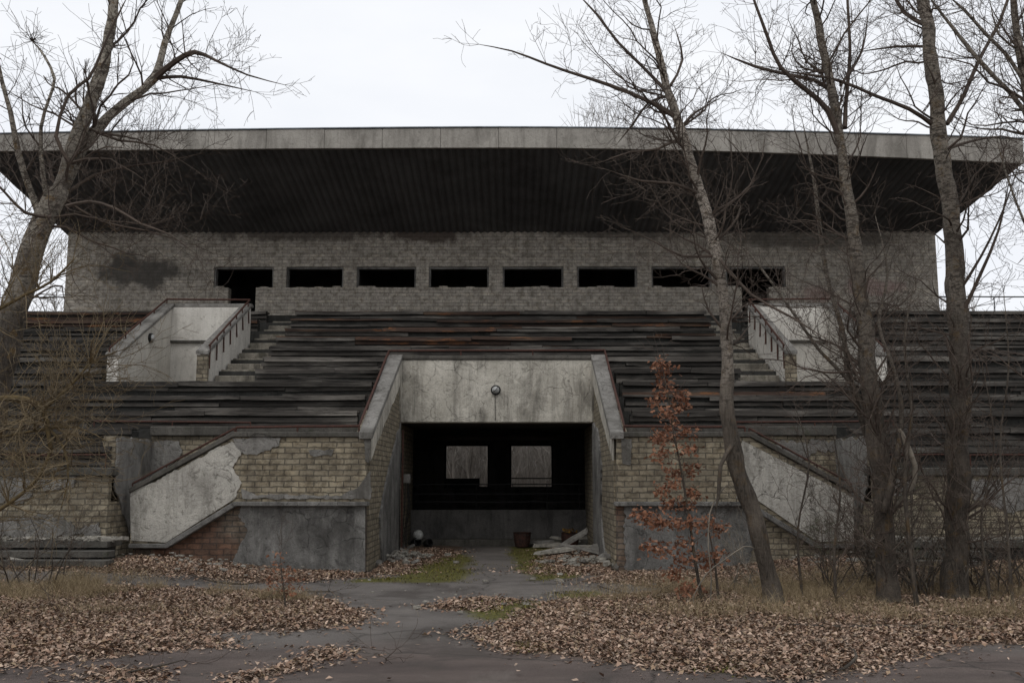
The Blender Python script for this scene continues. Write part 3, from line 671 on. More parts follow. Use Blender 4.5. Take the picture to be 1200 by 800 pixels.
# ================================================================= RAILINGS
def rail(label, paths, posts=(), r=.02, m='rust', name='handrail'):
    t = thing(name, label, 'railing')
    for p in paths:
        mb = MB(); q = []
        for a, b_ in zip(p[:-1], p[1:]):
            a = Vector(a); b_ = Vector(b_); k = max(2, int((b_ - a).length / .5))
            for j in range(k): q.append(a + (b_ - a) * (j / k) + Vector((0, 0, .012 * noise.noise((a + b_ * j) * 1.7))))
        q.append(Vector(p[-1])); mb.tube(q, r, 7); obj('rail', mb, m, t)
    for a, b_ in posts:
        mb = MB(); mb.tube([a, b_], r * .75, 6); obj('post', mb, m, t)
    return t
def lerp(a, b_, t): return tuple(Vector(a) + (Vector(b_) - Vector(a)) * t)
def posts(a, b_, n, h): return [(tuple(Vector(lerp(a, b_, k / (n - 1))) - Vector((0, 0, h))), lerp(a, b_, k / (n - 1))) for k in range(n)]
A1 = (-4.55, 17.5, 2.52); B1 = (-2.36, 17.5, 2.54); C1 = (-2.45, 22.1, 4.50); D1 = (2.45, 22.1, 4.50); E1 = (2.36, 17.5, 2.54); F1 = (4.5, 17.5, 2.52)
rail('rusty red pipe rail framing the top of the central entrance', [[A1, B1, C1, D1, E1, F1]], posts(A1, B1, 3, .12) + posts(B1, C1, 5, .13)[1:] + posts(C1, D1, 4, .13)[1:] + posts(D1, E1, 5, .13)[1:] + posts(E1, F1, 3, .12)[1:], r=.024)
for s, nm in ((-1, 'left'), (1, 'right')):
    a = (s * 4.56, 17.44, 2.50); b_ = (s * 6.32, 17.44, 1.53)
    rail('rusty sloping pipe rail on the %s outside stair parapet' % nm, [[a, b_]], posts(a, b_, 4, .1)[0:], r=.018)
    a = (s * 4.62, 18.7, 2.68); b_ = (s * 7.6, 18.7, 2.70)
    rail('thin rusty red rail along the recessed wall at the %s of the entrance' % nm, [[a, b_]], posts(a, b_, 3, .1), r=.018)
    a = (s * 6.6, 16.92, 2.02); b_ = (s * 13, 16.92, 2.02)
    rail('rusty rail along the low %s side wall' % nm, [[a, b_]], posts(a, b_, 5, .24), r=.016)
    P0 = (s * 8.6, 21.6, 4.50); P1 = (s * 8.6, 24.98, 6.22); P2 = (s * 6.45, 24.98, 6.20); P3 = (s * 6.4, 21.65, 4.56)
    ps = []
    for k in range(7): p = lerp(P3, P2, k / 6.5 + .02); ps.append(((s * 6.40, p[1], p[2] - .55), p))
    rail('rusty pipe rail around the white %s stairwell in the terrace' % nm, [[P0, P1, P2, P3]], posts(P0, P1, 5, .12) + ps, r=.024)
    a = (s * 12.9, 28.6, 6.95); b_ = (s * 17.9, 28.6, 6.93)
    rail('thin rail along the top of the terrace beyond the %s end of the upper wall' % nm, [[a, b_]], posts(a, b_, 4, .65), r=.02, m='iron')
ra = [[(-2.1, 24.65, z), (2.1, 24.65, z)] for z in (1.05, 1.25, 1.48)]
rail('dark iron railing on the low wall inside the entrance passage', ra, [((x, 24.65, .86), (x, 24.65, 1.5)) for x in (-2.0, -1.27, -.55, .35, 1.2, 2.0)], r=.014, m='iron')

# ================================================================= LAMPS, BOX, CABLES
def bulkhead(p, r, label, ax=None):
    t = thing('wall_lamp', label, 'lamp')
    rot = Matrix.Rotation(ax, 3, 'Z') if ax else None
    obj('rim', MB().lathe([(0, 0), (r * 1.02, 0), (r * 1.08, .03), (r * 1.02, .06), (r * .82, .065), (r * .82, .05), (0, .05)], p, 20, 'y', rot), 'iron', t, smooth=False)
    obj('glass', MB().lathe([(r * .8, .052), (r * .72, .085), (r * .4, .115), (0, .125)], p, 18, 'y', rot), plain('milky_glass', (.5, .5, .48), .3, 14, .35), t, smooth=True)
    return t
pc_ = at(581, 457, 22.0)
bl = bulkhead((pc_.x, 21.999, pc_.z), .105, 'round lamp with black rim on the plaster beam above the entrance')
obj('conduit', MB().tube([(pc_.x - .015, 21.985, pc_.z - .1), (pc_.x - .01, 21.985, 2.9)], .006, 6), 'iron', bl)
obj('guard', MB().tube([(pc_.x - .06, 21.88, pc_.z - .05), (pc_.x + .01, 21.86, pc_.z), (pc_.x + .05, 21.89, pc_.z + .07)], .006, 5), 'iron', bl)
bulkhead((-8.398, 23.4, 4.98), .11, 'half broken round lamp on the inner wall of the white left stairwell', R(90))
eb = thing('junction_box', 'grey electric box with hanging cables on the left passage wall', 'electric box')
obj('box', MB().box(-2.13, -1.98, 22.55, 22.75, 1.52, 1.72), 'cement_l', eb, bevel=.01)
for k, x in enumerate((-2.09, -2.05, -2.02)):
    obj('cable', MB().tube([(x, 22.6, 1.52), (x + .05 * math.sin(k), 22.55, 1.0), (x - .04, 22.6, .5), (x - .02, 22.55, .03)], .012, 5), 'iron', eb)
t = thing('drainpipe', 'bent rusty iron pipe standing at the left mouth of the passage', 'pipe')
obj('pipe', MB().tube([(-2.1, 22.1, .0), (-2.1, 22.08, 2.7)], .022, 7), 'rust', t)
obj('pipe_clip', MB().tube([(-2.12, 21.9, .0), (-2.14, 21.9, 1.6), (-2.12, 22.05, 2.2)], .012, 6), 'iron', t)

# ================================================================= RUBBLE AND THINGS ON THE GROUND
def chunk(sx, sy, sz, seed, flat=.25):
    bm = bmesh.new(); r = random.Random(seed); k = r.randint(5, 8)
    a0 = r.random() * 6; pts = [(sx * (.75 + .35 * r.random()) * math.cos(a0 + 2 * math.pi * j / k), sy * (.7 + .4 * r.random()) * math.sin(a0 + 2 * math.pi * j / k)) for j in range(k)]
    top = [bm.verts.new((x * (1 - flat * r.random()), y * (1 - flat * r.random()), sz * (1 + .25 * r.uniform(-1, 1)))) for x, y in pts]; bot = [bm.verts.new((x, y, 0)) for x, y in pts]
    bm.faces.new(top); bm.faces.new(list(reversed(bot)))
    for j in range(k): bm.faces.new((bot[j], bot[(j + 1) % k], top[(j + 1) % k], top[j]))
    bmesh.ops.subdivide_edges(bm, edges=bm.edges[:], cuts=1, use_grid_fill=True)
    for v in bm.verts: v.co += Vector((r.uniform(-1, 1), r.uniform(-1, 1), r.uniform(-1, 1))) * min(sx, sy, sz * 2) * .06
    bmesh.ops.recalc_face_normals(bm, faces=bm.faces)
    me = bpy.data.meshes.new('chunk'); bm.to_mesh(me); bm.free(); return me
def place_chunk(name, p, size, rot, m, label, cat, group=None, seed=0):
    me = chunk(*size, seed); me.materials.append(M[m]); o = bpy.data.objects.new(name, me); COL.objects.link(o)
    o.location = p; o.rotation_euler = rot; tag(o, label, cat, group); return o
# fallen slabs at the right wall
SL = [((655, 652), (.55, .16, .05), (8, -6, 12), 'long pale slab of fallen render lying lowest toward the middle of the passage'),
      ((672, 645), (.6, .15, .05), (10, -28, 20), 'long grey slab tilted steeply near the right passage wall'),
      ((694, 648), (.75, .2, .06), (4, 2, 5), 'widest pale slab lying flat in the heap at the right passage wall'),
      ((712, 642), (.5, .16, .05), (10, -38, 25), 'slab leaning up against the right passage wall'),
      ((636, 641), (.35, .13, .05), (5, -5, -8), 'small pale slab at the inner end of the heap'),
      ((708, 661), (.35, .16, .05), (4, -24, 35), 'tilted slab in front of the heap beside the right pier'),
      ((722, 664), (.32, .2, .06), (2, 5, -12), 'dark flat slab at the corner of the right pier'),
      ((728, 655), (.3, .18, .06), (12, 10, 40), 'angular slab wedged against the right pier corner'),
      ((684, 654), (.5, .18, .06), (-6, 12, -15), 'grey slab tipped forward at the front of the heap'), ((702, 653), (.4, .2, .07), (14, -8, 60), 'short thick grey slab in the middle of the heap'),
      ((664, 640), (.45, .14, .05), (3, 7, -5), 'narrow pale slab lying behind the long tilted one'), ((716, 650), (.4, .15, .06), (20, -18, -30), 'grey slab standing on edge near the pier'),
      ((690, 640), (.6, .2, .06), (6, 4, 14), 'broad pale slab at the back of the heap against the wall')]
for k, (p, sz, rt_, lb) in enumerate(SL):
    g = gr(*p); place_chunk('concrete_slab', (g.x, g.y + .1, g.z + .10 + (.14 if k in (1, 3) else .05 * (k > 5))), sz, tuple(R(a) for a in rt_), 'chipd' if k in (1, 4, 5, 6, 8, 9, 11) else 'chip', lb, 'slab', 'fallen slabs by the right passage wall', 30 + k)
CH = [((415, 673), (.16, .07, .04), 'flat white piece of plaster on the asphalt at the left pier corner'), ((489, 713), (.08, .05, .03), 'small pale chip lying alone on the asphalt'),
      ((535, 660), (.07, .05, .04), 'small white stone on moss left of the path'), ((443, 655), (.16, .09, .05), 'largest pale chunk on the rubble beside the left passage wall'),
      ((452, 650), (.12, .08, .07), 'grey block shaped chunk on top of the left rubble'), ((436, 662), (.11, .08, .04), 'pale chunk at the foot of the left pier side'),
      ((460, 662), (.10, .06, .04), 'small pale chunk in leaves before the left rubble'), ((470, 645), (.13, .1, .09), 'brick sized grey block beside the globe lamp'),
      ((450, 668), (.08, .05, .03), 'thin white chip in the leaves left of the moss'), ((120, 640), (.22, .12, .06), 'pale broken piece on the left platform'),
      ((140, 636), (.2, .12, .05), 'white slab piece at the dark stair gap on the left'), ((98, 652), (.15, .1, .05), 'grey lump on the lower left step'),
      ((20, 662), (.2, .12, .05), 'flat white plaster piece in front of the left platform'), ((1003, 662), (.2, .11, .05), 'flat white plaster piece behind the forked dark tree'),
      ((655, 681), (.12, .06, .03), 'flat grey chip on the moss right of the path'), ((630, 668), (.06, .05, .04), 'little pale stone on the dark moss')]
for k, (p, sz, lb) in enumerate(CH):
    g = gr(*p); z = g.z + (.01 if 'asphalt' in lb or 'moss' in lb else .06)
    if 'platform' in lb and 'left' in lb and 'front' not in lb or 'stair gap' in lb: g = at(p[0], p[1], 16.45); z = .61
    place_chunk('rubble_chunk', (g.x, g.y, z), sz, (R(rnd.uniform(-8, 8)), R(rnd.uniform(-8, 8)), rnd.random() * 3), 'chip', lb, 'rubble', None, 60 + k)
PLC = [('left', (436, 666), 'by the pier corner'), ('left', (474, 646), 'deepest in, below the electric box'), ('left', (446, 652), 'against the foot of the brick wall'), ('left', (458, 658), 'in the middle of the heap'), ('left', (480, 664), 'nearest the moss'),
       ('right', (728, 667), 'by the pier corner'), ('right', (672, 652), 'deepest in, behind the slabs'), ('right', (716, 668), 'just before the fallen slabs'), ('right', (700, 660), 'in the middle of the heap'), ('right', (676, 664), 'nearest the moss')]
for k, (sd_, p, w_) in enumerate(PLC):
    for j, (mt, nm) in enumerate((('chip', 'pale'), ('chipd', 'dark grey'))):
        g = gr(p[0] + (7 if j else -5), p[1] + rnd.uniform(-2, 2))
        place_chunk('rubble_chunk', (g.x, g.y, g.z + rnd.uniform(.05, .10)), (rnd.uniform(.07, .13), rnd.uniform(.05, .09), rnd.uniform(.04, .07)), (R(rnd.uniform(-25, 25)), R(rnd.uniform(-25, 25)), rnd.random() * 6), mt,
                    '%s chunk in the %s passage rubble, %s' % (nm, sd_, w_), 'rubble', 'rubble at the passage mouth', 200 + 2 * k + j)
# small debris nobody could count
def scatter_chips():
    mb = MB(); r = random.Random(8)
    spots = [((452, 656), .75, 420), ((690, 662), .8, 160), ((110, 646), 1.1, 200), ((520, 636), 1.2, 90), ((600, 700), 3.0, 45), ((255, 664), 1.6, 90), ((1000, 660), 1.4, 90), ((640, 636), .8, 80)]
    for p, sp, n in spots:
        g0 = gr(*p)
        for _ in range(n):
            x = g0.x + r.gauss(0, sp * .5); y = g0.y + r.gauss(0, sp * .45); s = r.choice([.012, .018, .025, .035]) * r.uniform(.7, 1.3)
            if y > 17.3 and abs(x) > 2.05: continue
            z = gz(x, y) + (.02 if abs(x) < 1 and y < 17 else .05 + r.random() * .08); s *= 1 if y < 17 else 1.5; base = len(mb.v); a = r.random() * 6.28
            for dz in (0, s * .6):
                for j in range(4): q = a + j * 1.57 + r.uniform(-.3, .3); mb.v.append((x + s * 1.3 * math.cos(q), y + s * math.sin(q), z + dz + r.uniform(-.2, .2) * s))
            mb.f += [tuple(base + i for i in q) for q in ((4, 5, 6, 7), (0, 1, 5, 4), (1, 2, 6, 5), (2, 3, 7, 6), (3, 0, 4, 7))]
    for sd in (-1, 1):      # crumbs on the platforms
        for _ in range(260):
            x = sd * r.uniform(6.3, 9.5); y = r.uniform(16.2, 16.85); s = r.choice([.015, .025, .04]) * r.uniform(.7, 1.3); base = len(mb.v); a = r.random() * 6.28; z = .60 + r.random() * .05
            for dz in (0, s * .6):
                for j in range(4): q = a + j * 1.57 + r.uniform(-.3, .3); mb.v.append((x + s * 1.5 * math.cos(q), y + s * math.sin(q), z + dz + r.uniform(-.2, .2) * s))
            mb.f += [tuple(base + i for i in q) for q in ((4, 5, 6, 7), (0, 1, 5, 4), (1, 2, 6, 5), (2, 3, 7, 6), (3, 0, 4, 7))]
    o = obj('debris', mb, 'chip', fix=True); o['kind'] = 'stuff'; o['label'] = 'small white and grey plaster crumbs scattered at the foot of the walls'; o['category'] = 'debris'
scatter_chips()
def globe():
    g = gr(490, 640); t = thing('globe_lamp', 'fallen white globe lamp lying on a dark crushed can on the left rubble', 'lamp')
    c = (g.x, g.y, g.z + .27)
    prof = [(.125 * math.sin(math.pi * k / 12), -.125 * math.cos(math.pi * k / 12)) for k in range(13)]
    obj('globe', MB().lathe(prof, c, 18), plain('opal_glass', (.62, .62, .58), .2, 9, .4), t, smooth=True)
    rot = Matrix.Rotation(R(70), 3, 'X') @ Matrix.Rotation(R(30), 3, 'Y')
    obj('socket', MB().lathe([(0, -.12), (.1, -.12), (.115, 0), (.1, .12), (.08, .125), (.08, -.08), (0, -.08)], (g.x - .06, g.y - .02, g.z + .09), 14, 'z', rot), 'iron', t)
    g2 = gr(498, 641); o = obj('dented_can', MB().lathe([(0, 0), (.09, 0), (.1, .05), (.085, .11), (.1, .17), (.09, .19), (.07, .19), (.07, .03), (0, .03)], (0, 0, 0), 14), 'iron')
    o.location = (g2.x + .03, g2.y, g2.z + .08); o.rotation_euler = (R(75), R(10), R(30)); tag(o, 'small dark dented can beside the fallen globe lamp', 'can')
globe()
def bucket(px, v, label, col2=None):
    p = at(px, v, 23.7); t = thing('rusty_bucket', label, 'bucket'); c = (p.x, 23.7, .02)
    m2 = plain('bucket_rust', (.06, .026, .018), .4, 14, .9, (.012, .009, .008), .6)
    mb = MB().lathe([(0, .01), (.17, .01), (.2, .16), (.21, .33), (.225, .34), (.2, .34), (.19, .3), (.16, .05), (0, .05)], c, 16)
    mb.v = [(x + .02 * noise.noise(Vector((x * 7, y * 7, z * 7))), y + .03 * noise.noise(Vector((x * 6, y * 6, z * 9 + 4))), z) for x, y, z in mb.v]
    obj('bucket_body', mb, m2, t)
    obj('handle', MB().tube([(c[0] - .21, c[1], .34), (c[0] - .12, c[1] - .2, .36), (c[0] + .12, c[1] - .2, .3), (c[0] + .21, c[1], .34)], .008, 5), 'iron', t)
    if col2:
        mb = MB(); r = random.Random(3)
        for _ in range(45):
            x = c[0] + r.gauss(0, .11); y = c[1] + r.gauss(0, .1); z = .34 + r.uniform(0, .1); s = .045; b0 = len(mb.v)
            for j in range(4): mb.v.append((x + s * r.uniform(-1, 1), y + s * r.uniform(-1, 1), z + s * r.uniform(-1, 1)))
            mb.f.append((b0, b0 + 1, b0 + 2, b0 + 3))
        obj('leaf_fill', mb, plain('yellow_leaf', col2, .3, 12), t, fix=False)
bucket(612, 620, 'rusty brown bucket at the back of the passage, nearer the middle')
bucket(668, 620, 'rusty bucket heaped with ochre yellow leaves at the right back of the passage', (.26, .14, .03))
place_chunk('rag_heap', (at(640, 622, 23.5).x, 23.5, .03), (.42, .16, .08), (0, 0, .2), 'chip', 'pale crumpled rag heap between the two rusty buckets', 'rags', None, 99)

# ================================================================= LEAF LITTER, MOSS, GRASS
def leaf_field(name, n, polys, m, size, box, seed, wob=.35, curl=.35, dens=None, label=None, cat=None, lift=.0, thr=.0):
    r = np.random.RandomState(seed); X = r.uniform(box[0], box[1], n * 6); Y = r.uniform(box[2], box[3], n * 6)
    fld = field(polys, X, Y, wob); keep = fld > thr + r.exponential(.06, len(X)) - r.exponential(.11, len(X)) + (fbm(X, Y, 2.3) - .5) * .5
    if dens is not None: keep &= r.rand(len(X)) < dens(X, Y)
    keep &= ~((Y > 17.3) & (np.abs(X) > 2.1)); keep &= ~((Y > 16.15) & (np.abs(X) > 6.1))
    X, Y, fld = X[keep][:n], Y[keep][:n], fld[keep][:n]; k = len(X)
    Z = GZ(X, Y) + np.clip(fld, 0, .45) * .05 + .004 + r.rand(k) * .035 * np.clip(fld / .2, .1, 1) + lift
    a = r.rand(k) * 6.283; s = size * r.uniform(.35, 1.6, k); el = r.uniform(.5, .85, k)
    ux = np.stack([np.cos(a), np.sin(a), r.normal(0, curl, k)], -1); vx = np.stack([-np.sin(a), np.cos(a), r.normal(0, curl, k)], -1)
    c = np.stack([X, Y, Z], -1); S_ = s[:, None]; E = (s * el)[:, None]; up_ = np.zeros((k, 3)); up_[:, 2] = s * r.uniform(-.1, .45, k)
    # pointed folded leaf: tip, side, tail, side + lifted mid
    P = np.stack([c + ux * S_ * .55 + up_ * .6, c + vx * E * .4 + ux * S_ * .08 + up_, c - ux * S_ * .5, c - vx * E * .4 + ux * S_ * .02 + up_ * .8], 1)
    V = P.reshape(-1, 3); I = np.arange(k)[:, None] * 4; Fc = np.concatenate([I + np.array([0, 1, 2]), I + np.array([0, 2, 3])], 0)
    V[:, 2] = np.maximum(V[:, 2], np.repeat(GZ(X, Y), 4) + .004)
    o = npobj(name, V, Fc, m)
    if label: o['kind'] = 'stuff'; o['label'] = label; o['category'] = cat
    return o
BX = (-11, 12, 8, 22.8)
leaf_field('leaf_litter', 210000, litter, 'leaves', .043, BX, 1, label='drifts of pale brown fallen leaves covering the ground on both sides', cat='leaves')
leaf_field('scattered_leaves', 1500, [[(-9, 8), (10, 8), (10, 16), (2, 23), (-2, 23), (-9, 16)]], 'leaves', .05, (-9, 10, 8, 22.5), 2, dens=lambda X, Y: fbm(X, Y, .8) > .53, label='single fallen leaves scattered over the bare asphalt', cat='leaves')
leaf_field('moss', 34000, moss, 'mossl', .020, (-9, 10, 8, 22.8), 3, dens=lambda X, Y: (fbm(X + 3, Y, 3.1) - .36) * 5, wob=1.0, curl=.9, label='yellow green moss patches on the old path', cat='moss')
def grass(name, n, spots, label, seed, h=.2):
    r = np.random.RandomState(seed); P = []
    for (px, v, sx, sy, wgt) in spots:
        g = gr(px, v); k = int(n * wgt); P.append(np.stack([g.x + r.normal(0, sx, k), g.y + r.normal(0, sy, k), np.full(k, wgt)], -1))
    P = np.concatenate(P); ok = ~((P[:, 1] > 16.1)) & (fbm(P[:, 0], P[:, 1], 1.9) > .40 + r.uniform(0, .14, len(P))) & (P[:, 1] > 10.3); P = P[ok]; k = len(P)
    X, Y = P[:, 0], P[:, 1]; Z = GZ(X, Y) + .0; a = r.rand(k) * 6.283; H = h * r.uniform(.3, 1.5, k) * (.4 + fbm(X, Y, 2.2)); w_ = r.uniform(.0012, .0030, k)
    lean = r.normal(0, .7, (k, 2)); d = np.stack([np.cos(a), np.sin(a)], -1) * w_[:, None]
    b0 = np.stack([X, Y, Z], -1); off = np.concatenate([d, np.zeros((k, 1))], 1)
    mid = b0 + np.concatenate([lean * H[:, None] * .35, (H * .6)[:, None]], 1); tip = b0 + np.concatenate([lean * H[:, None], (H * .95)[:, None]], 1)
    V = np.stack([b0 - off, b0 + off, mid + off * .7, mid - off * .7, tip], 1).reshape(-1, 3); I = np.arange(k)[:, None] * 5
    Fc = np.concatenate([I + np.array([0, 1, 2]), I + np.array([0, 2, 3]), I + np.array([3, 2, 4])], 0)
    o = npobj(name, V, Fc, 'grass'); o['kind'] = 'stuff'; o['label'] = label; o['category'] = 'grass'
grass('dry_grass', 26000, [(20, 700, 1.0, .5, .25), (90, 690, .9, .4, .25), (150, 695, .9, .4, .2), (330, 706, .22, .15, .06), (-60, 690, 1, .6, .2), (220, 700, .4, .2, .05), (60, 725, 1.2, .3, .10), (200, 722, .8, .2, .04)], 'tufts of dry straw coloured grass on the left leaf bank', 4, .17)
grass('dry_grass', 34000, [(900, 690, 1.0, .5, .2), (980, 705, .9, .5, .25), (1060, 700, .9, .5, .2), (1150, 690, 1, .6, .25), (1040, 680, 1.6, .6, .2), (780, 700, .5, .3, .06), (1000, 728, 1.6, .3, .10), (850, 722, .8, .25, .05), (1150, 730, .8, .4, .08), (740, 706, .5, .15, .03)], 'dry straw coloured grass growing around the right hand trees', 5, .19)

# ================================================================= TREES
class Tree:
    def __init__(s, seed): s.r = random.Random(seed); s.t = MB(); s.w = MB(); s.count = 0
    def limb(s, pts, rad, sides=8, thick=True, rough=.0):
        rad = [x * (.76 if thick else 1.0) for x in rad]
        if rad[-1] < .016:
            rad[-1] = .003; e = Vector(pts[-1]); e0 = Vector(pts[-2])
            for _ in range(3): s.branch(e0.lerp(e, .97), (e - e0).normalized() + Vector([s.r.gauss(0, .35) for _ in range(3)]), s.r.uniform(.3, .7), .003, 2)
        """smooth the given points with Catmull-Rom"""
        P = [Vector(p) for p in pts]; out = []; rr = []
        for i in range(len(P) - 1):
            p0 = P[max(0, i - 1)]; p1 = P[i]; p2 = P[i + 1]; p3 = P[min(len(P) - 1, i + 2)]; n = max(2, int((p2 - p1).length / (.1 if sides >= 10 else .2)))
            for k in range(n):
                t = k / n
                q = .5 * ((2 * p1) + (p2 - p0) * t + (2 * p0 - 5 * p1 + 4 * p2 - p3) * t * t + (3 * p1 - p0 - 3 * p2 + p3) * t ** 3)
                ra_ = rad[i] + (rad[i + 1] - rad[i]) * t; q += Vector([noise.noise(q * 2.2 + Vector((9, 3 * j, 1))) for j in range(3)]) * ra_ * .35
                out.append(q); rr.append(ra_ * (1 + .12 * noise.noise(q * 5)))
        out.append(P[-1]); rr.append(rad[-1])
        tg = s.t if thick else s.w; v0 = len(tg.v)
        if sides >= 10: sides = 26
        tg.tube(out, rr, sides)
        if sides >= 10:      # furrowed bark
            for q in range(v0, len(tg.v)):
                c_ = out[min(len(out) - 1, (q - v0) // sides)]; v = Vector(tg.v[q]); d = v - c_
                k = 1 + .16 * noise.noise(Vector((v.x * 14, v.y * 14, v.z * 2.2))) + .10 * noise.noise(v * 4) + .06 * noise.noise(Vector((v.x * 35, v.y * 35, v.z * 6)))
                tg.v[q] = tuple(c_ + d * k)
        return out, rr
    def branch(s, p, d, ln, rad, lvl, up=.25, kink=.22, gnarl=1.0, maxlvl=3, dens=1.0):
        r = s.r; n = max(4, int(ln / (.16 if lvl < 2 else .11))); n = min(n, 14); st = ln / n; pts = [p.copy()]; d = d.normalized(); q = p.copy()
        for i in range(n):
            d = (d + Vector((r.gauss(0, kink), r.gauss(0, kink), r.gauss(0, kink) + up * .18))).normalized(); q = q + d * st; pts.append(q.copy())
        rads = [max(.0022, rad * (1 - .8 * (i / n))) for i in range(n + 1)]
        s.w.tube(pts, rads, 5 if rad > .012 else 3, cap=False); s.count += 1
        if lvl < maxlvl:
            k = int((ln * (4.2 if lvl == 1 else 4.0) + 1) * dens)
            for _ in range(k):
                i = r.randint(1, n - 1); t = i / n; dd = (pts[i + 1] - pts[i]).normalized()
                side = dd.cross(Vector((r.gauss(0, 1), r.gauss(0, 1), r.gauss(0, 1)))).normalized()
                s.branch(pts[i], dd * .55 + side * .75 + Vector((0, 0, .15)), ln * r.uniform(.3, .75) * (1.1 - .6 * t), max(.0026, rads[i] * .6), lvl + 1, up, kink * 1.05, gnarl, maxlvl, dens)
    def dress(s, pts, rr, n, lmin, lmax, up=.3, t0=.1, t1=1.0, maxlvl=3, dens=1.0, flat=0.0, rad=None, bias=None):
        r = s.r; k = len(pts)
        for _ in range(int(n * 1.05)):
            i = int((t0 + (t1 - t0) * r.random()) * (k - 2)); dd = (pts[i + 1] - pts[i]).normalized()
            side = dd.cross(Vector((r.gauss(0, 1), r.gauss(0, 1), r.gauss(0, 1)))).normalized()
            d = dd * .45 + side * .9 + Vector((0, 0, .2))
            if bias: d += Vector(bias)
            s.branch(pts[i], d, r.uniform(lmin, lmax * 1.25), (rad or min(rr[i] * .35, .022)) * r.uniform(.5, 1), 1, up, .22, 1, maxlvl, dens)
    def build(s, name, label, cat, bark, twig='twig', group=None):
        t = thing(name, label, cat, group=group)
        obj('trunk', s.t, bark, t, smooth=True, fix=False)
        if s.w.v: obj('crown', s.w, twig, t, fix=False)
        return t
def PX(seq, Y, dy=None):
    """points read off the photo as (px, v, width px[, depth offset])"""
    pts, rad = [], []
    for q in seq:
        y = Y + (q[3] if len(q) > 3 else 0); pts.append(at(q[0], q[1], y)); rad.append(q[2] * .5 * y / F)
    return pts, rad
def toground(pts, rad, flare=1.5):
    p = pts[0].copy(); g = gz(p.x, p.y); pts[0] = Vector((p.x, p.y, g - .1)); 
    q = pts[0].lerp(pts[1], .12); q.z = g + .12; pts.insert(1, q); rad.insert(1, rad[0] * 1.12); rad[0] *= flare
    return pts, rad

# --- forked poplar at the left edge
T = Tree(1); Y = 11.6
a, b = T.limb(*toground(*PX([(-50, 730, 48), (-32, 600, 44), (-14, 500, 42), (5, 420, 39), (24, 340, 36), (42, 280, 35), (60, 238, 34), (68, 222, 32)], Y)), 12)
T.dress(a, b, 10, .8, 1.6, t0=.35, t1=.95)
m1 = T.limb(*PX([(60, 240, 26), (78, 195, 22), (96, 145, 21), (112, 100, 20), (125, 58, 17), (134, 5, 15), (142, -60, 12), (155, -150, 8)], Y), 10); T.dress(*m1, 22, .5, 1.4)
m2 = T.limb(*PX([(62, 238, 24), (84, 198, 19, .1), (110, 155, 16, .2), (148, 119, 14, .3), (182, 91, 13, .4), (193, 50, 10, .5), (212, 0, 8, .6), (230, -70, 5, .7)], Y), 9); T.dress(*m2, 22, .5, 1.3)
m3 = T.limb(*PX([(180, 93, 9, .4), (206, 72, 7, .3), (228, 61, 6, .2), (255, 72, 3.5, 0), (290, 88, 2.2, -.2), (335, 100, 1.4, -.4)], Y), 6, False); T.dress(*m3, 26, .25, .75, maxlvl=3)
m3 = T.limb(*PX([(184, 92, 5, .4), (212, 90, 4, .5), (250, 97, 2.5, .6), (300, 108, 1.6, .8)], Y), 6, False); T.dress(*m3, 16, .25, .6)
m4 = T.limb(*PX([(50, 258, 14), (36, 225, 11), (22, 180, 10, -.2), (12, 130, 8, -.3), (2, 95, 7, -.4), (-12, 30, 5, -.5)], Y), 7); T.dress(*m4, 10, .4, 1.0)
m5 = T.limb(*PX([(58, 246, 9), (50, 205, 8, -.2), (48, 150, 6, -.3), (58, 115, 5, -.4), (64, 92, 5, -.4), (52, 66, 4, -.4), (38, 48, 4, -.4)], Y), 6); T.dress(*m5, 8, .3, .7)
for _ in range(26): T.branch(m5[0][-1], Vector((T.r.gauss(0, 1), T.r.gauss(0, 1), T.r.gauss(.35, .7))), T.r.uniform(.15, .5), .005, 2)
m6 = T.limb(*PX([(82, 190, 5, -.2), (66, 160, 4.5, -.3), (80, 112, 4, -.3), (104, 92, 4, -.3), (118, 62, 3, -.3), (135, 25, 3, -.3), (150, -5, 2, -.3)], Y), 5, False); T.dress(*m6, 8, .3, .7)
m7 = T.limb(*PX([(78, 242, 5, -.3), (105, 236, 4, -.5), (135, 244, 4, -.7), (165, 262, 3, -.9), (200, 275, 2, -1.1), (232, 300, 1.2, -1.2)], Y), 5, False); T.dress(*m7, 22, .3, .9)
for sq in ([(80, 225, 5, .3), (110, 205, 4, .5), (150, 195, 3, .6), (190, 190, 2, .7), (235, 180, 1.4, .8)], [(78, 235, 4, .1), (120, 260, 3, .2), (170, 270, 2, .3), (220, 285, 1.2, .4)],
           [(60, 255, 5, -.4), (30, 250, 4, -.6), (5, 225, 3, -.8), (-30, 190, 2, -1)], [(100, 150, 4, .1), (140, 165, 3, .3), (180, 170, 2, .4), (230, 200, 1.2, .5)]):
    l = T.limb(*PX(sq, Y), 5, False); T.dress(*l, 22, .3, .85)
T.build('poplar_tree', 'pale forked poplar leaning in at the left edge with lichen on its limbs', 'tree', 'bark')
# lichen covered low growth in front of it
T = Tree(2); Y = 10.8
for sq in ([(-60, 480, 9), (-10, 468, 9), (25, 466, 9), (45, 474, 9), (54, 495, 9), (60, 530, 7)], [(50, 480, 5), (80, 455, 4), (105, 425, 3), (120, 400, 2)], [(-40, 380, 6), (0, 362, 6), (30, 345, 5), (60, 330, 4), (90, 300, 2.5)],
           [(-50, 520, 6), (0, 512, 5), (40, 505, 4), (90, 500, 3), (130, 520, 2)], [(56, 500, 5), (75, 525, 4), (80, 560, 2.5), (70, 600, 2)], [(-40, 620, 7), (10, 590, 6), (45, 560, 5), (60, 525, 5)]):
    l = T.limb(*PX(sq, Y), 6); T.dress(*l, 34, .3, .95, up=.25, maxlvl=3, dens=1.0, rad=.011)
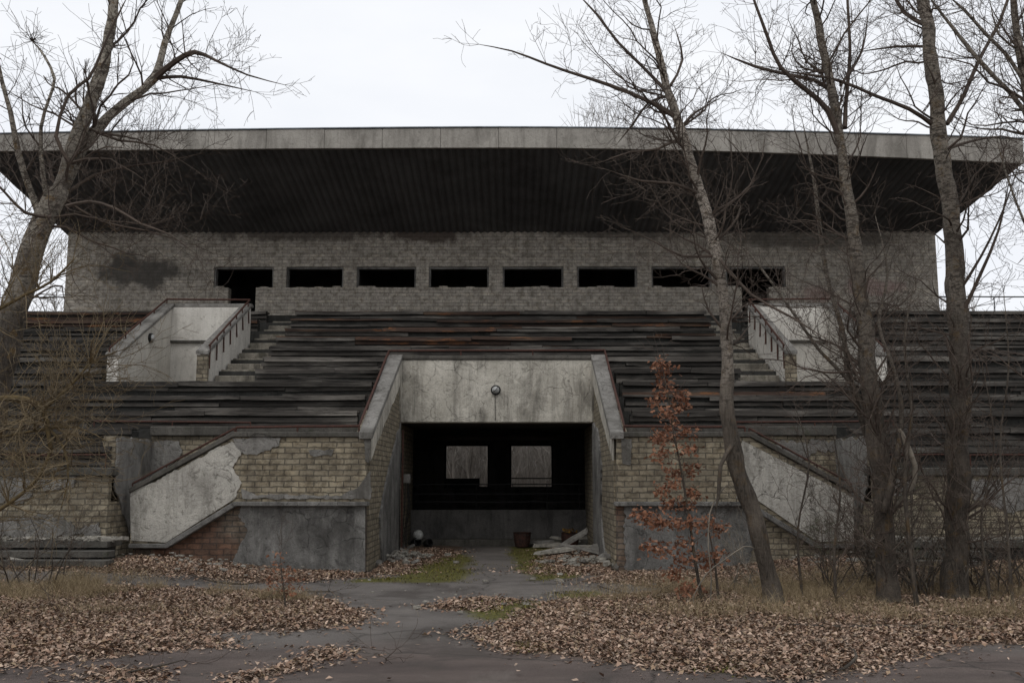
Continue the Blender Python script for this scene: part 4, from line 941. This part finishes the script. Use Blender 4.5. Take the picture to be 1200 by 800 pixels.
# anchor it in the ground outside the picture's edge
T.limb(*toground(*PX([(-70, 745, 14), (-66, 640, 12), (-60, 560, 11), (-60, 480, 10), (-50, 420, 8), (-40, 380, 7)], Y)), 7); T.limb(*PX([(-66, 660, 9), (-55, 640, 8), (-40, 620, 7)], Y), 6)
T.build('lichen_shrub', 'tangled shrub with orange lichen on its bent stems at the left edge', 'shrub', 'lichen', 'twig_lichen')

# --- leaning poplar in the middle right
T = Tree(3); Y = 12.7
a, b = T.limb(*toground(*PX([(906, 712, 27), (900, 670, 25), (888, 620, 25), (872, 575, 27), (860, 535, 26), (852, 470, 21), (852, 400, 20), (846, 340, 19), (836, 285, 18), (824, 238, 17), (808, 185, 15.5), (792, 135, 14), (778, 90, 12), (765, 35, 10), (754, -8, 8), (740, -80, 5)], Y)), 12)
T.dress(a, b, 40, .5, 1.5, t0=.3)
for sq in ([(793, 138, 7), (765, 122, 5, -.1), (735, 108, 5, -.2), (690, 92, 4, -.3), (640, 75, 3, -.4), (600, 60, 2, -.5), (560, 52, 1.3, -.6)], [(782, 108, 5), (755, 80, 4, .2), (725, 50, 3.5, .3), (700, 18, 3, .4), (672, -12, 2, .5)],
           [(786, 112, 4), (760, 120, 3, .3), (742, 145, 3, .4), (722, 170, 2, .5)], [(800, 160, 4), (770, 175, 3, -.3), (740, 178, 2.5, -.4), (705, 190, 1.6, -.5)], [(798, 150, 4), (815, 132, 3, .2), (850, 112, 2, .4)],
           [(820, 228, 4), (790, 215, 3, -.2), (750, 212, 2.5, -.4), (715, 200, 1.5, -.6)], [(838, 300, 4), (800, 300, 3, -.3), (770, 285, 2, -.5), (740, 270, 1.3, -.6)], [(786, 100, 4), (800, 70, 3, .2), (790, 30, 2, .4)],
           [(840, 300, 4), (880, 345, 3.5, -.4), (925, 370, 3, -.7), (965, 395, 2, -1)], [(830, 260, 3), (860, 235, 2.5, .3), (885, 205, 2, .4), (850, 160, 1.5, .4)]):
    l = T.limb(*PX(sq, Y), 6, False); T.dress(*l, 15, .3, .8)
# torn strip of bark and a dead pale stem at the foot
T.limb(*PX([(858, 520, 8, -.1), (845, 545, 7, -.2), (842, 580, 5, -.2), (838, 600, 3, -.2)], Y), 5)
T.build('poplar_tree', 'slim poplar with a kinked trunk leaning left in front of the right aisle', 'tree', 'bark_p')

# --- dark tree with several stems
T = Tree(4); Y = 12.9
a, b = T.limb(*toground(*PX([(1040, 712, 31), (1038, 660, 29), (1036, 600, 30), (1030, 530, 30), (1022, 460, 27), (1014, 380, 24), (1004, 300, 21), (993, 225, 18), (984, 160, 16), (972, 95, 14), (960, 35, 12), (950, -15, 10), (940, -90, 6)], Y)), 12)
T.dress(a, b, 60, .5, 1.5, t0=.15); T.dress(a, b, 34, .5, 1.6, t0=.08, t1=.5)
for sq in ([(985, 165, 8), (970, 130, 7, -.1), (945, 105, 6, -.2), (915, 80, 5, -.3), (900, 45, 4.5, -.4), (885, 5, 3.5, -.5), (878, -20, 3, -.5)], [(978, 110, 6), (955, 95, 5, .2), (925, 88, 4.5, .3), (885, 78, 4, .4), (845, 62, 2.5, .5)],
           [(990, 150, 6), (992, 110, 5, .3), (996, 60, 4, .4), (993, 0, 3, .5)], [(985, 100, 4), (1010, 60, 3, .3), (1018, 10, 2, .3)],
           [(1034, 560, 12, .2), (1012, 500, 9, .3), (996, 440, 8, .3), (985, 380, 8, .3), (968, 320, 7, .3), (960, 260, 7, .3), (952, 200, 5, .3), (940, 140, 3, .3)],
           [(1036, 600, 12, -.2), (1056, 500, 8, -.3), (1050, 440, 6, -.3), (1030, 380, 5, -.3), (1040, 320, 4, -.3), (1025, 250, 2.5, -.3)],
           [(1030, 540, 10, .1), (1010, 470, 7, .1), (990, 440, 6, .1), (960, 410, 5, .1), (925, 360, 4, .1), (880, 300, 3, .1), (850, 270, 2, .1)]):
    l = T.limb(*PX(sq, Y), 7, sq[0][2] > 9); T.dress(*l, 18, .3, 1.0)
# small ivy-like knot of stems round the foot
for _ in range(26): T.branch(at(1036 + T.r.uniform(-22, 22), T.r.uniform(560, 700), Y - .15), Vector((T.r.gauss(0, .9), T.r.gauss(0, .5), .7)), T.r.uniform(.5, 1.3), .008, 1, dens=.8)
o = T.build('dark_tree', 'dark many stemmed tree wrapped in twigs in front of the right stairwell', 'tree', 'bark_d')
T = Tree(44); T.limb(*PX([(1040, 600, 9), (1066, 575, 8, -.2), (1072, 545, 8, -.3), (1058, 512, 8, -.3), (1054, 502, 7, -.3)], Y), 7); obj('broken_limb', T.t, 'twig_pale', o, smooth=True, fix=False)

# --- tallest straight poplar
T = Tree(5); Y = 13.3
a, b = T.limb(*toground(*PX([(1118, 702, 37), (1120, 640, 33), (1122, 560, 32), (1125, 480, 31), (1125, 410, 29), (1122, 340, 28), (1117, 280, 26), (1108, 210, 25), (1100, 150, 24), (1094, 90, 22), (1086, 30, 20), (1080, -20, 18), (1070, -100, 12)], Y)), 14)
T.dress(a, b, 34, .5, 1.4, t0=.1); T.dress(a, b, 22, .5, 1.3, t0=.08, t1=.42)
for sq in ([(1092, 145, 7), (1065, 128, 5, -.2), (1025, 112, 4, -.3), (985, 95, 4, -.4), (950, 88, 3, -.5), (910, 82, 2, -.5)], [(1110, 145, 6), (1130, 110, 5, .2), (1150, 65, 4.5, .3), (1172, 25, 4, .4), (1185, -15, 3, .4)], [(1084, 30, 6), (1060, 15, 5, .3), (1045, -10, 4, .4)],
           [(1122, 380, 5), (1150, 320, 4, -.3), (1170, 270, 3, -.5), (1185, 200, 2, -.6)], [(1090, 55, 4), (1050, 55, 3, .2), (1000, 62, 2, .3)], [(1122, 345, 4), (1150, 300, 3, -.3), (1178, 240, 2, -.4), (1198, 180, 1.4, -.4)],
           [(1108, 175, 5), (1140, 165, 3, .2), (1175, 160, 2, .4), (1210, 168, 1.5, .5)]):
    l = T.limb(*PX(sq, Y), 6, False); T.dress(*l, 15, .3, .9)
for _ in range(22): T.branch(at(1120 + T.r.uniform(-24, 24), T.r.uniform(560, 700), Y - .15), Vector((T.r.gauss(0, .9), T.r.gauss(0, .5), .7)), T.r.uniform(.4, 1.2), .007, 1, dens=.8)
T.build('poplar_tree', 'tall thick straight poplar with grey bark standing before the right end of the roof', 'tree', 'bark_d')
# --- tree mostly outside the right edge, its limbs cross the corner
T = Tree(6); Y = 11.5
a, b = T.limb(*toground(*PX([(1262, 740, 34), (1256, 600, 30), (1245, 450, 27), (1232, 300, 24), (1218, 180, 20), (1202, 100, 16), (1192, 40, 12), (1186, -20, 9)], Y)), 10); T.dress(a, b, 26, .5, 1.4, t0=.3, bias=(-.5, 0, 0))
for sq in ([(1222, 200, 9), (1200, 130, 8), (1165, 90, 7), (1145, 68, 7), (1122, 40, 6), (1095, 5, 4), (1085, -10, 3)], [(1205, 105, 7), (1180, 65, 6), (1155, 40, 5.5), (1130, 12, 5), (1110, -5, 4)], [(1235, 330, 6), (1200, 260, 4), (1178, 200, 3), (1165, 150, 2)],
           [(1196, 60, 4), (1170, 40, 3.5), (1160, 0, 3)]):
    l = T.limb(*PX(sq, Y), 6); T.dress(*l, 18, .3, .9)
T.build('dark_tree', 'dark tree at the right edge whose crossing limbs fill the top right corner', 'tree', 'bark_d')
# --- thin saplings on the right
SP = [([(1188, 720, 4), (1180, 620, 4), (1172, 520, 3), (1182, 430, 2.5), (1176, 340, 1.5)], 12.2, 'thin upright sapling at the right edge'), ([(1160, 700, 4), (1150, 610, 3.5), (1165, 520, 3), (1150, 420, 2)], 13, 'thin sapling between the tall poplar and the right edge'),
      ([(980, 705, 4), (978, 640, 4), (985, 570, 3), (975, 500, 2)], 12.6, 'thin dark sapling just left of the many stemmed tree'), ([(1075, 705, 7), (1066, 640, 6), (1060, 560, 6), (1068, 480, 5), (1060, 400, 4), (1072, 330, 2.5)], 12.5, 'slender crooked stem between the dark tree and the tall poplar'),
      ([(940, 700, 4), (935, 620, 3), (948, 540, 2.5), (930, 470, 1.5)], 13.2, 'slight sapling between the leaning poplar and the dark tree')]
for k, (sq, Y, lb) in enumerate(SP):
    T = Tree(20 + k); a, b = T.limb(*toground(*PX(sq, Y)), 6); T.dress(a, b, 16, .3, 1.0, t0=.1, rad=.007); T.build('sapling', lb, 'sapling', 'bark_d')
# --- bushes
def bush(seed, px, v, n, h, spread, label, twig='twig', Yo=None, pale=0, r0=.012):
    T = Tree(seed); g = gr(px, v)
    for k in range(n):
        p = Vector((g.x + T.r.gauss(0, spread * .25), g.y + T.r.gauss(0, .2), gz(g.x, g.y) - .03)); d = Vector((T.r.gauss(0, spread), T.r.gauss(0, .4), 1)).normalized()
        q = [p]; rr_ = [r0]; dd = d.copy(); hh = h * T.r.uniform(.6, 1.1)
        for j in range(7): dd = (dd + Vector((T.r.gauss(0, .16), T.r.gauss(0, .16), -.02))).normalized(); q.append(q[-1] + dd * hh / 7); rr_.append(r0 * (1 - .8 * (j + 1) / 7))
        T.t.tube(q, rr_, 5); T.dress(q, rr_, 5, .2, .6, t0=.2, rad=.005)
    return T.build('bush', label, 'bush', 'bark_d' if not pale else 'twig_pale', twig)
bush(31, 1150, 700, 12, 1.6, .5, 'tangled leafless bush right of the tall poplar foot', 'twig'); bush(32, 1075, 700, 22, 1.7, .45, 'dense leafless bush between the dark tree and the tall poplar', 'twig_pale')
bush(33, 985, 695, 9, 1.1, .5, 'low leafless bush left of the many stemmed tree'); bush(34, 870, 695, 6, .9, .5, 'small bush of pale bent stems at the leaning poplar foot', 'twig_pale', pale=1, r0=.008)
bush(35, 40, 690, 10, 1.3, .7, 'leafless bush in the dry grass at the left edge', 'twig'); bush(36, 1195, 700, 10, 2.1, .4, 'tall leafless bush cut by the right edge', 'twig')
bush(37, 95, 655, 6, .9, .5, 'spindly bush against the left side wall', 'twig_pale', r0=.007); bush(38, 1030, 690, 22, 1.9, .4, 'thick brushwood around the foot of the dark tree', 'twig')
# --- young oaks holding dry leaves
def leaves(name, centers, m, parent, seed, n=14, sp=.09, s=.07):
    mb = MB(); r = random.Random(seed)
    for c in centers:
        for _ in range(n):
            p = Vector(c) + Vector((r.gauss(0, sp), r.gauss(0, sp), r.gauss(0, sp * .7))); a = Vector((r.gauss(0, 1), r.gauss(0, 1), r.gauss(-.3, .6))).normalized(); b_ = a.orthogonal().normalized(); b_ = Matrix.Rotation(r.random() * 6.28, 3, a) @ b_
            nn = a.cross(b_); L_ = s * r.uniform(.6, 1.2); W_ = L_ * .28; b0 = len(mb.v)
            for t_, w_ in ((0, 0), (.25, .8), (.4, .5), (.6, 1), (.75, .6), (1, 0), (.75, -.6), (.6, -1), (.4, -.5), (.25, -.8)): q = p + a * L_ * t_ + b_ * W_ * w_ + nn * abs(w_) * W_ * .4; mb.v.append(tuple(q))
            mb.f += [(b0, b0 + 1, b0 + 2, b0 + 8, b0 + 9), (b0 + 2, b0 + 3, b0 + 7, b0 + 8), (b0 + 3, b0 + 4, b0 + 5, b0 + 6, b0 + 7)]
    return obj(name, mb, m, parent, fix=False)
Y = 13.0; T = Tree(41)
a, b = T.limb(*toground(*PX([(822, 706, 5), (815, 660, 4.5), (808, 610, 4), (800, 560, 3.5), (792, 520, 3), (784, 470, 2.5), (776, 428, 1.6)], Y)), 6); T.dress(a, b, 10, .15, .4, rad=.004, maxlvl=2)
a2, b2 = T.limb(*toground(*PX([(842, 706, 4), (838, 660, 3), (828, 610, 2)], Y)), 6)
CL = [(775, 427), (778, 437), (779, 452), (770, 468), (797, 462), (796, 475), (780, 484), (786, 500), (770, 512), (808, 506), (782, 512), (775, 533), (805, 527), (790, 552), (810, 550), (776, 575), (790, 568), (805, 590), (812, 578), (783, 590), (758, 606), (775, 612), (795, 612), (812, 614), (830, 612), (842, 618), (800, 635), (777, 643), (762, 640), (820, 650), (832, 660), (842, 650), (790, 672), (812, 690), (800, 655), (768, 612), (750, 604), (804, 690)]
cs = [at(x, y, Y + rnd.uniform(-.2, .2)) for x, y in CL]
for c in cs:
    k = min(range(len(a)), key=lambda j: (a[j] - c).length + .35 * max(0, a[j].z - c.z + .1)); T.w.tube([a[k], a[k].lerp(c, .5) + Vector((0, 0, .03)), c], [.006, .004, .002], 4, False)
o = T.build('young_oak', 'young oak with clusters of dry orange leaves left of the leaning poplar', 'tree', 'bark_d'); leaves('foliage', cs, 'oak', o, 5, 66, .068, .07)
T = Tree(42); Y = 12.6
a, b = T.limb(*toground(*PX([(334, 704, 3), (331, 680, 2.5), (328, 648, 1.2)], Y)), 5); T.dress(a, b, 8, .12, .3, rad=.003, maxlvl=2)
cs = [at(x, y, Y + rnd.uniform(-.1, .1)) for x, y in ((326, 660), (332, 668), (322, 676), (336, 680), (345, 676), (330, 690), (338, 692), (326, 650), (318, 684), (350, 686))]
for c in cs: T.w.tube([a[len(a) // 2], c], [.003, .0015], 3, False)
o = T.build('oak_seedling', 'tiny oak seedling with a few rust coloured leaves on the left leaf bank', 'seedling', 'bark_d'); leaves('foliage', cs, 'oak', o, 6, 16, .05, .055)
# --- dull young pines
for k, (px, v, h, lb) in enumerate(((965, 668, .75, 'small dull green young pine below the right stair slope'), (1072, 672, 1.9, 'faint green young pine behind the stems right of the dark tree'))):
    g = gr(px, v); T = Tree(50 + k); P = [Vector((g.x, g.y, g.z - .05 + h * j / 6)) for j in range(7)]; T.t.tube(P, [.018 * (1 - j / 8) for j in range(7)], 6); mb = MB()
    for _ in range(34):
        z = h * T.r.uniform(.1, 1); a_ = T.r.random() * 6.28; ln = (.15 + .5 * (1 - z / h)) * T.r.uniform(.5, 1); p0 = Vector((g.x, g.y, g.z + z)); d = Vector((math.cos(a_), math.sin(a_), .35)); T.w.tube([p0, p0 + d * ln], [.004, .002], 3, False)
        for _ in range(26):
            q = p0 + d * ln * T.r.uniform(.2, 1.05); e = (d * .8 + Vector((T.r.gauss(0, .7), T.r.gauss(0, .7), T.r.gauss(.2, .6)))).normalized() * .07; sd2 = e.orthogonal().normalized() * .0025; b0 = len(mb.v); mb.v += [tuple(q - sd2), tuple(q + sd2), tuple(q + e)]; mb.f.append((b0, b0 + 1, b0 + 2))
    o = T.build('young_pine', lb, 'tree', 'bark_d'); obj('foliage', mb, 'needle', o, fix=False)

# --- fallen branches
FB = [([(800, 712, 3), (830, 702, 4), (880, 699, 4), (930, 705, 5), (975, 703, 4)], 'long thin fallen branch lying before the leaning poplar', 'bark_d'), ([(924, 738, 6), (980, 740, 6), (1050, 739, 5), (1120, 741, 5), (1190, 737, 4)], 'long pale fallen pole at the lower right in the leaves', 'bark_p'),
      ([(985, 752, 3), (1000, 768, 4), (1003, 778, 5), (990, 790, 5), (980, 792, 3)], 'short hooked dead branch at the lower right edge of the leaves', 'bark_p'), ([(125, 717, 2), (200, 722, 3), (260, 723, 3), (300, 721, 2)], 'thin straight fallen stick on the left leaf bank', 'bark_d'),
      ([(355, 697, 2), (385, 697, 2), (390, 697, 2)], 'short stick at the tip of the left leaf bank', 'bark_d'), ([(225, 677, 2), (250, 685, 3), (285, 688, 3), (300, 686, 2)], 'dark stick on the asphalt strip before the left wall', 'bark_d'),
      ([(150, 795, 3), (190, 787, 3), (215, 780, 2)], 'curved twig on the asphalt at the lower left', 'bark_p'), ([(60, 745, 2), (75, 735, 3), (90, 722, 2)], 'small yellowish stick upright among left leaves', 'lichen'),
      ([(700, 690, 2), (730, 698, 2), (765, 704, 2)], 'thin twig at the edge of the right leaf drift', 'bark_d'), ([(452, 778, 2), (458, 774, 3)], 'tiny stub of wood on the bare asphalt', 'bark_p')]
for k, (sq, lb, m_) in enumerate(FB):
    T = Tree(70 + k); P = []; W2 = []
    for q in sq: g = gr(q[0], q[1]); P.append(Vector((g.x, g.y, gz(g.x, g.y) + .05))); W2.append(max(.007, q[2] * .5 * g.y / F))
    a, b = T.limb(P, W2, 6); T.dress(a, b, 5, .1, .45, rad=.005, maxlvl=2)
    T.build('fallen_branch', lb, 'branch', m_, 'twig')
# pale arching dead stems
for k, (sq, lb) in enumerate(([([(812, 700, 2, -.2), (828, 672, 3, -.2), (850, 655, 3, -.2), (872, 640, 2.5, -.2), (884, 642, 2, -.2)], 'pale dead stem arching from the young oak to the leaning poplar'), ([(830, 640, 3), (832, 600, 3), (842, 580, 3.5), (852, 568, 3), (858, 575, 2)], 'pale hooked dead stem left of the leaning poplar')])):
    T = Tree(90 + k); P, W2 = PX(sq, 12.6); W2 = [w_ * .7 for w_ in W2]; g = Vector((P[0].x, P[0].y, gz(P[0].x, P[0].y) - .02)); P = [g, (g + P[0]) / 2 + Vector((.03, 0, 0))] + P; W2 = [W2[0], W2[0]] + W2
    T.limb(P, W2, 6); T.build('dead_stem', lb, 'stem', 'twig_pale')

# ================================================================= BACKGROUND WOOD
def far_tree(mb, tw, r, x, y, h, rad):
    P = [Vector((x, y, -.2))]; d = Vector((r.gauss(0, .05), r.gauss(0, .05), 1))
    for j in range(9): d = (d + Vector((r.gauss(0, .06), r.gauss(0, .06), .05))).normalized(); P.append(P[-1] + d * h / 9)
    mb.tube(P, [rad * (1 - .85 * j / 9) for j in range(10)], 5, False)
    for _ in range(int(h * 4.5)):
        i = r.randint(2, 8); p = P[i].lerp(P[i + 1], r.random()); dd = Vector((r.gauss(0, 1), r.gauss(0, 1), r.uniform(.6, 1.6))).normalized(); ln = r.uniform(.7, 2.4) * (1.15 - i / 12)
        q = [p]; e = dd
        for _ in range(4): e = (e + Vector((r.gauss(0, .2), r.gauss(0, .2), .12))).normalized(); q.append(q[-1] + e * ln / 4)
        tw.tube(q, [.018, .014, .011, .008, .004], 3, False)
        for _ in range(5):
            a_ = q[r.randint(1, 3)]; e2 = (e + Vector((r.gauss(0, .8), r.gauss(0, .8), r.gauss(.2, .5)))).normalized(); l2 = ln * r.uniform(.25, .55); tw.tube([a_, a_ + e2 * l2 * .5, a_ + (e2 + Vector((0, 0, .2))) * l2], [.009, .007, .004], 3, False)
r_ = random.Random(77)
tb, tw = MB(), MB()
for _ in range(150):                       # dense wood straight behind, seen through the rear windows
    y = r_.uniform(40, 62); x = r_.uniform(-9, 9); far_tree(tb, tw, r_, x, y, r_.uniform(5, 7.2), r_.uniform(.03, .09))
for _ in range(5200):
    y = r_.uniform(42, 64); x = r_.uniform(-9, 9); z = r_.uniform(0, .3); p = Vector((x, y, z)); tw.tube([p, p + Vector((r_.gauss(0, .3), r_.gauss(0, .3), r_.uniform(1, 3))), p + Vector((r_.gauss(0, .7), r_.gauss(0, .6), r_.uniform(3, 5.5)))], [.02, .014, .006], 3, False)
root = obj('woodland', tb, 'twig_far', None, fix=False); root['kind'] = 'stuff'; root['label'] = 'dense grey leafless wood behind the stand'; root['category'] = 'woodland'
obj('crown', tw, 'twig_far', root, fix=False)['kind'] = 'stuff'
tb, tw = MB(), MB()
for s in (-1, 1):
    for _ in range(34):
        y = r_.uniform(34, 62); x = s * r_.uniform(.385, .62) * y; far_tree(tb, tw, r_, x, y, r_.uniform(7, 10.5) * (y / 45) ** .8, r_.uniform(.05, .12))
root = obj('woodland', tb, 'twig_far', None, fix=False); root['kind'] = 'stuff'; root['label'] = 'pale leafless trees beyond both ends of the stand'; root['category'] = 'woodland'
obj('crown', tw, 'twig_far', root, fix=False)['kind'] = 'stuff'
tb, tw = MB(), MB(); g = at(705, 130, 44); far_tree(tb, tw, r_, g.x, 44, g.z + 1.0, .14)
for _ in range(90):
    p = Vector((g.x + r_.gauss(0, .6), 44 + r_.gauss(0, .5), g.z - 1.2 + r_.random())); tw.tube([p, p + Vector((r_.gauss(0, .3), 0, r_.uniform(.6, 1.4)))], [.012, .004], 3, False)
t = thing('bare_tree', 'bare treetop just showing above the roof edge behind the stand', 'tree'); obj('trunk', tb, 'twig_far', t, fix=False); obj('crown', tw, 'twig_far', t, fix=False)
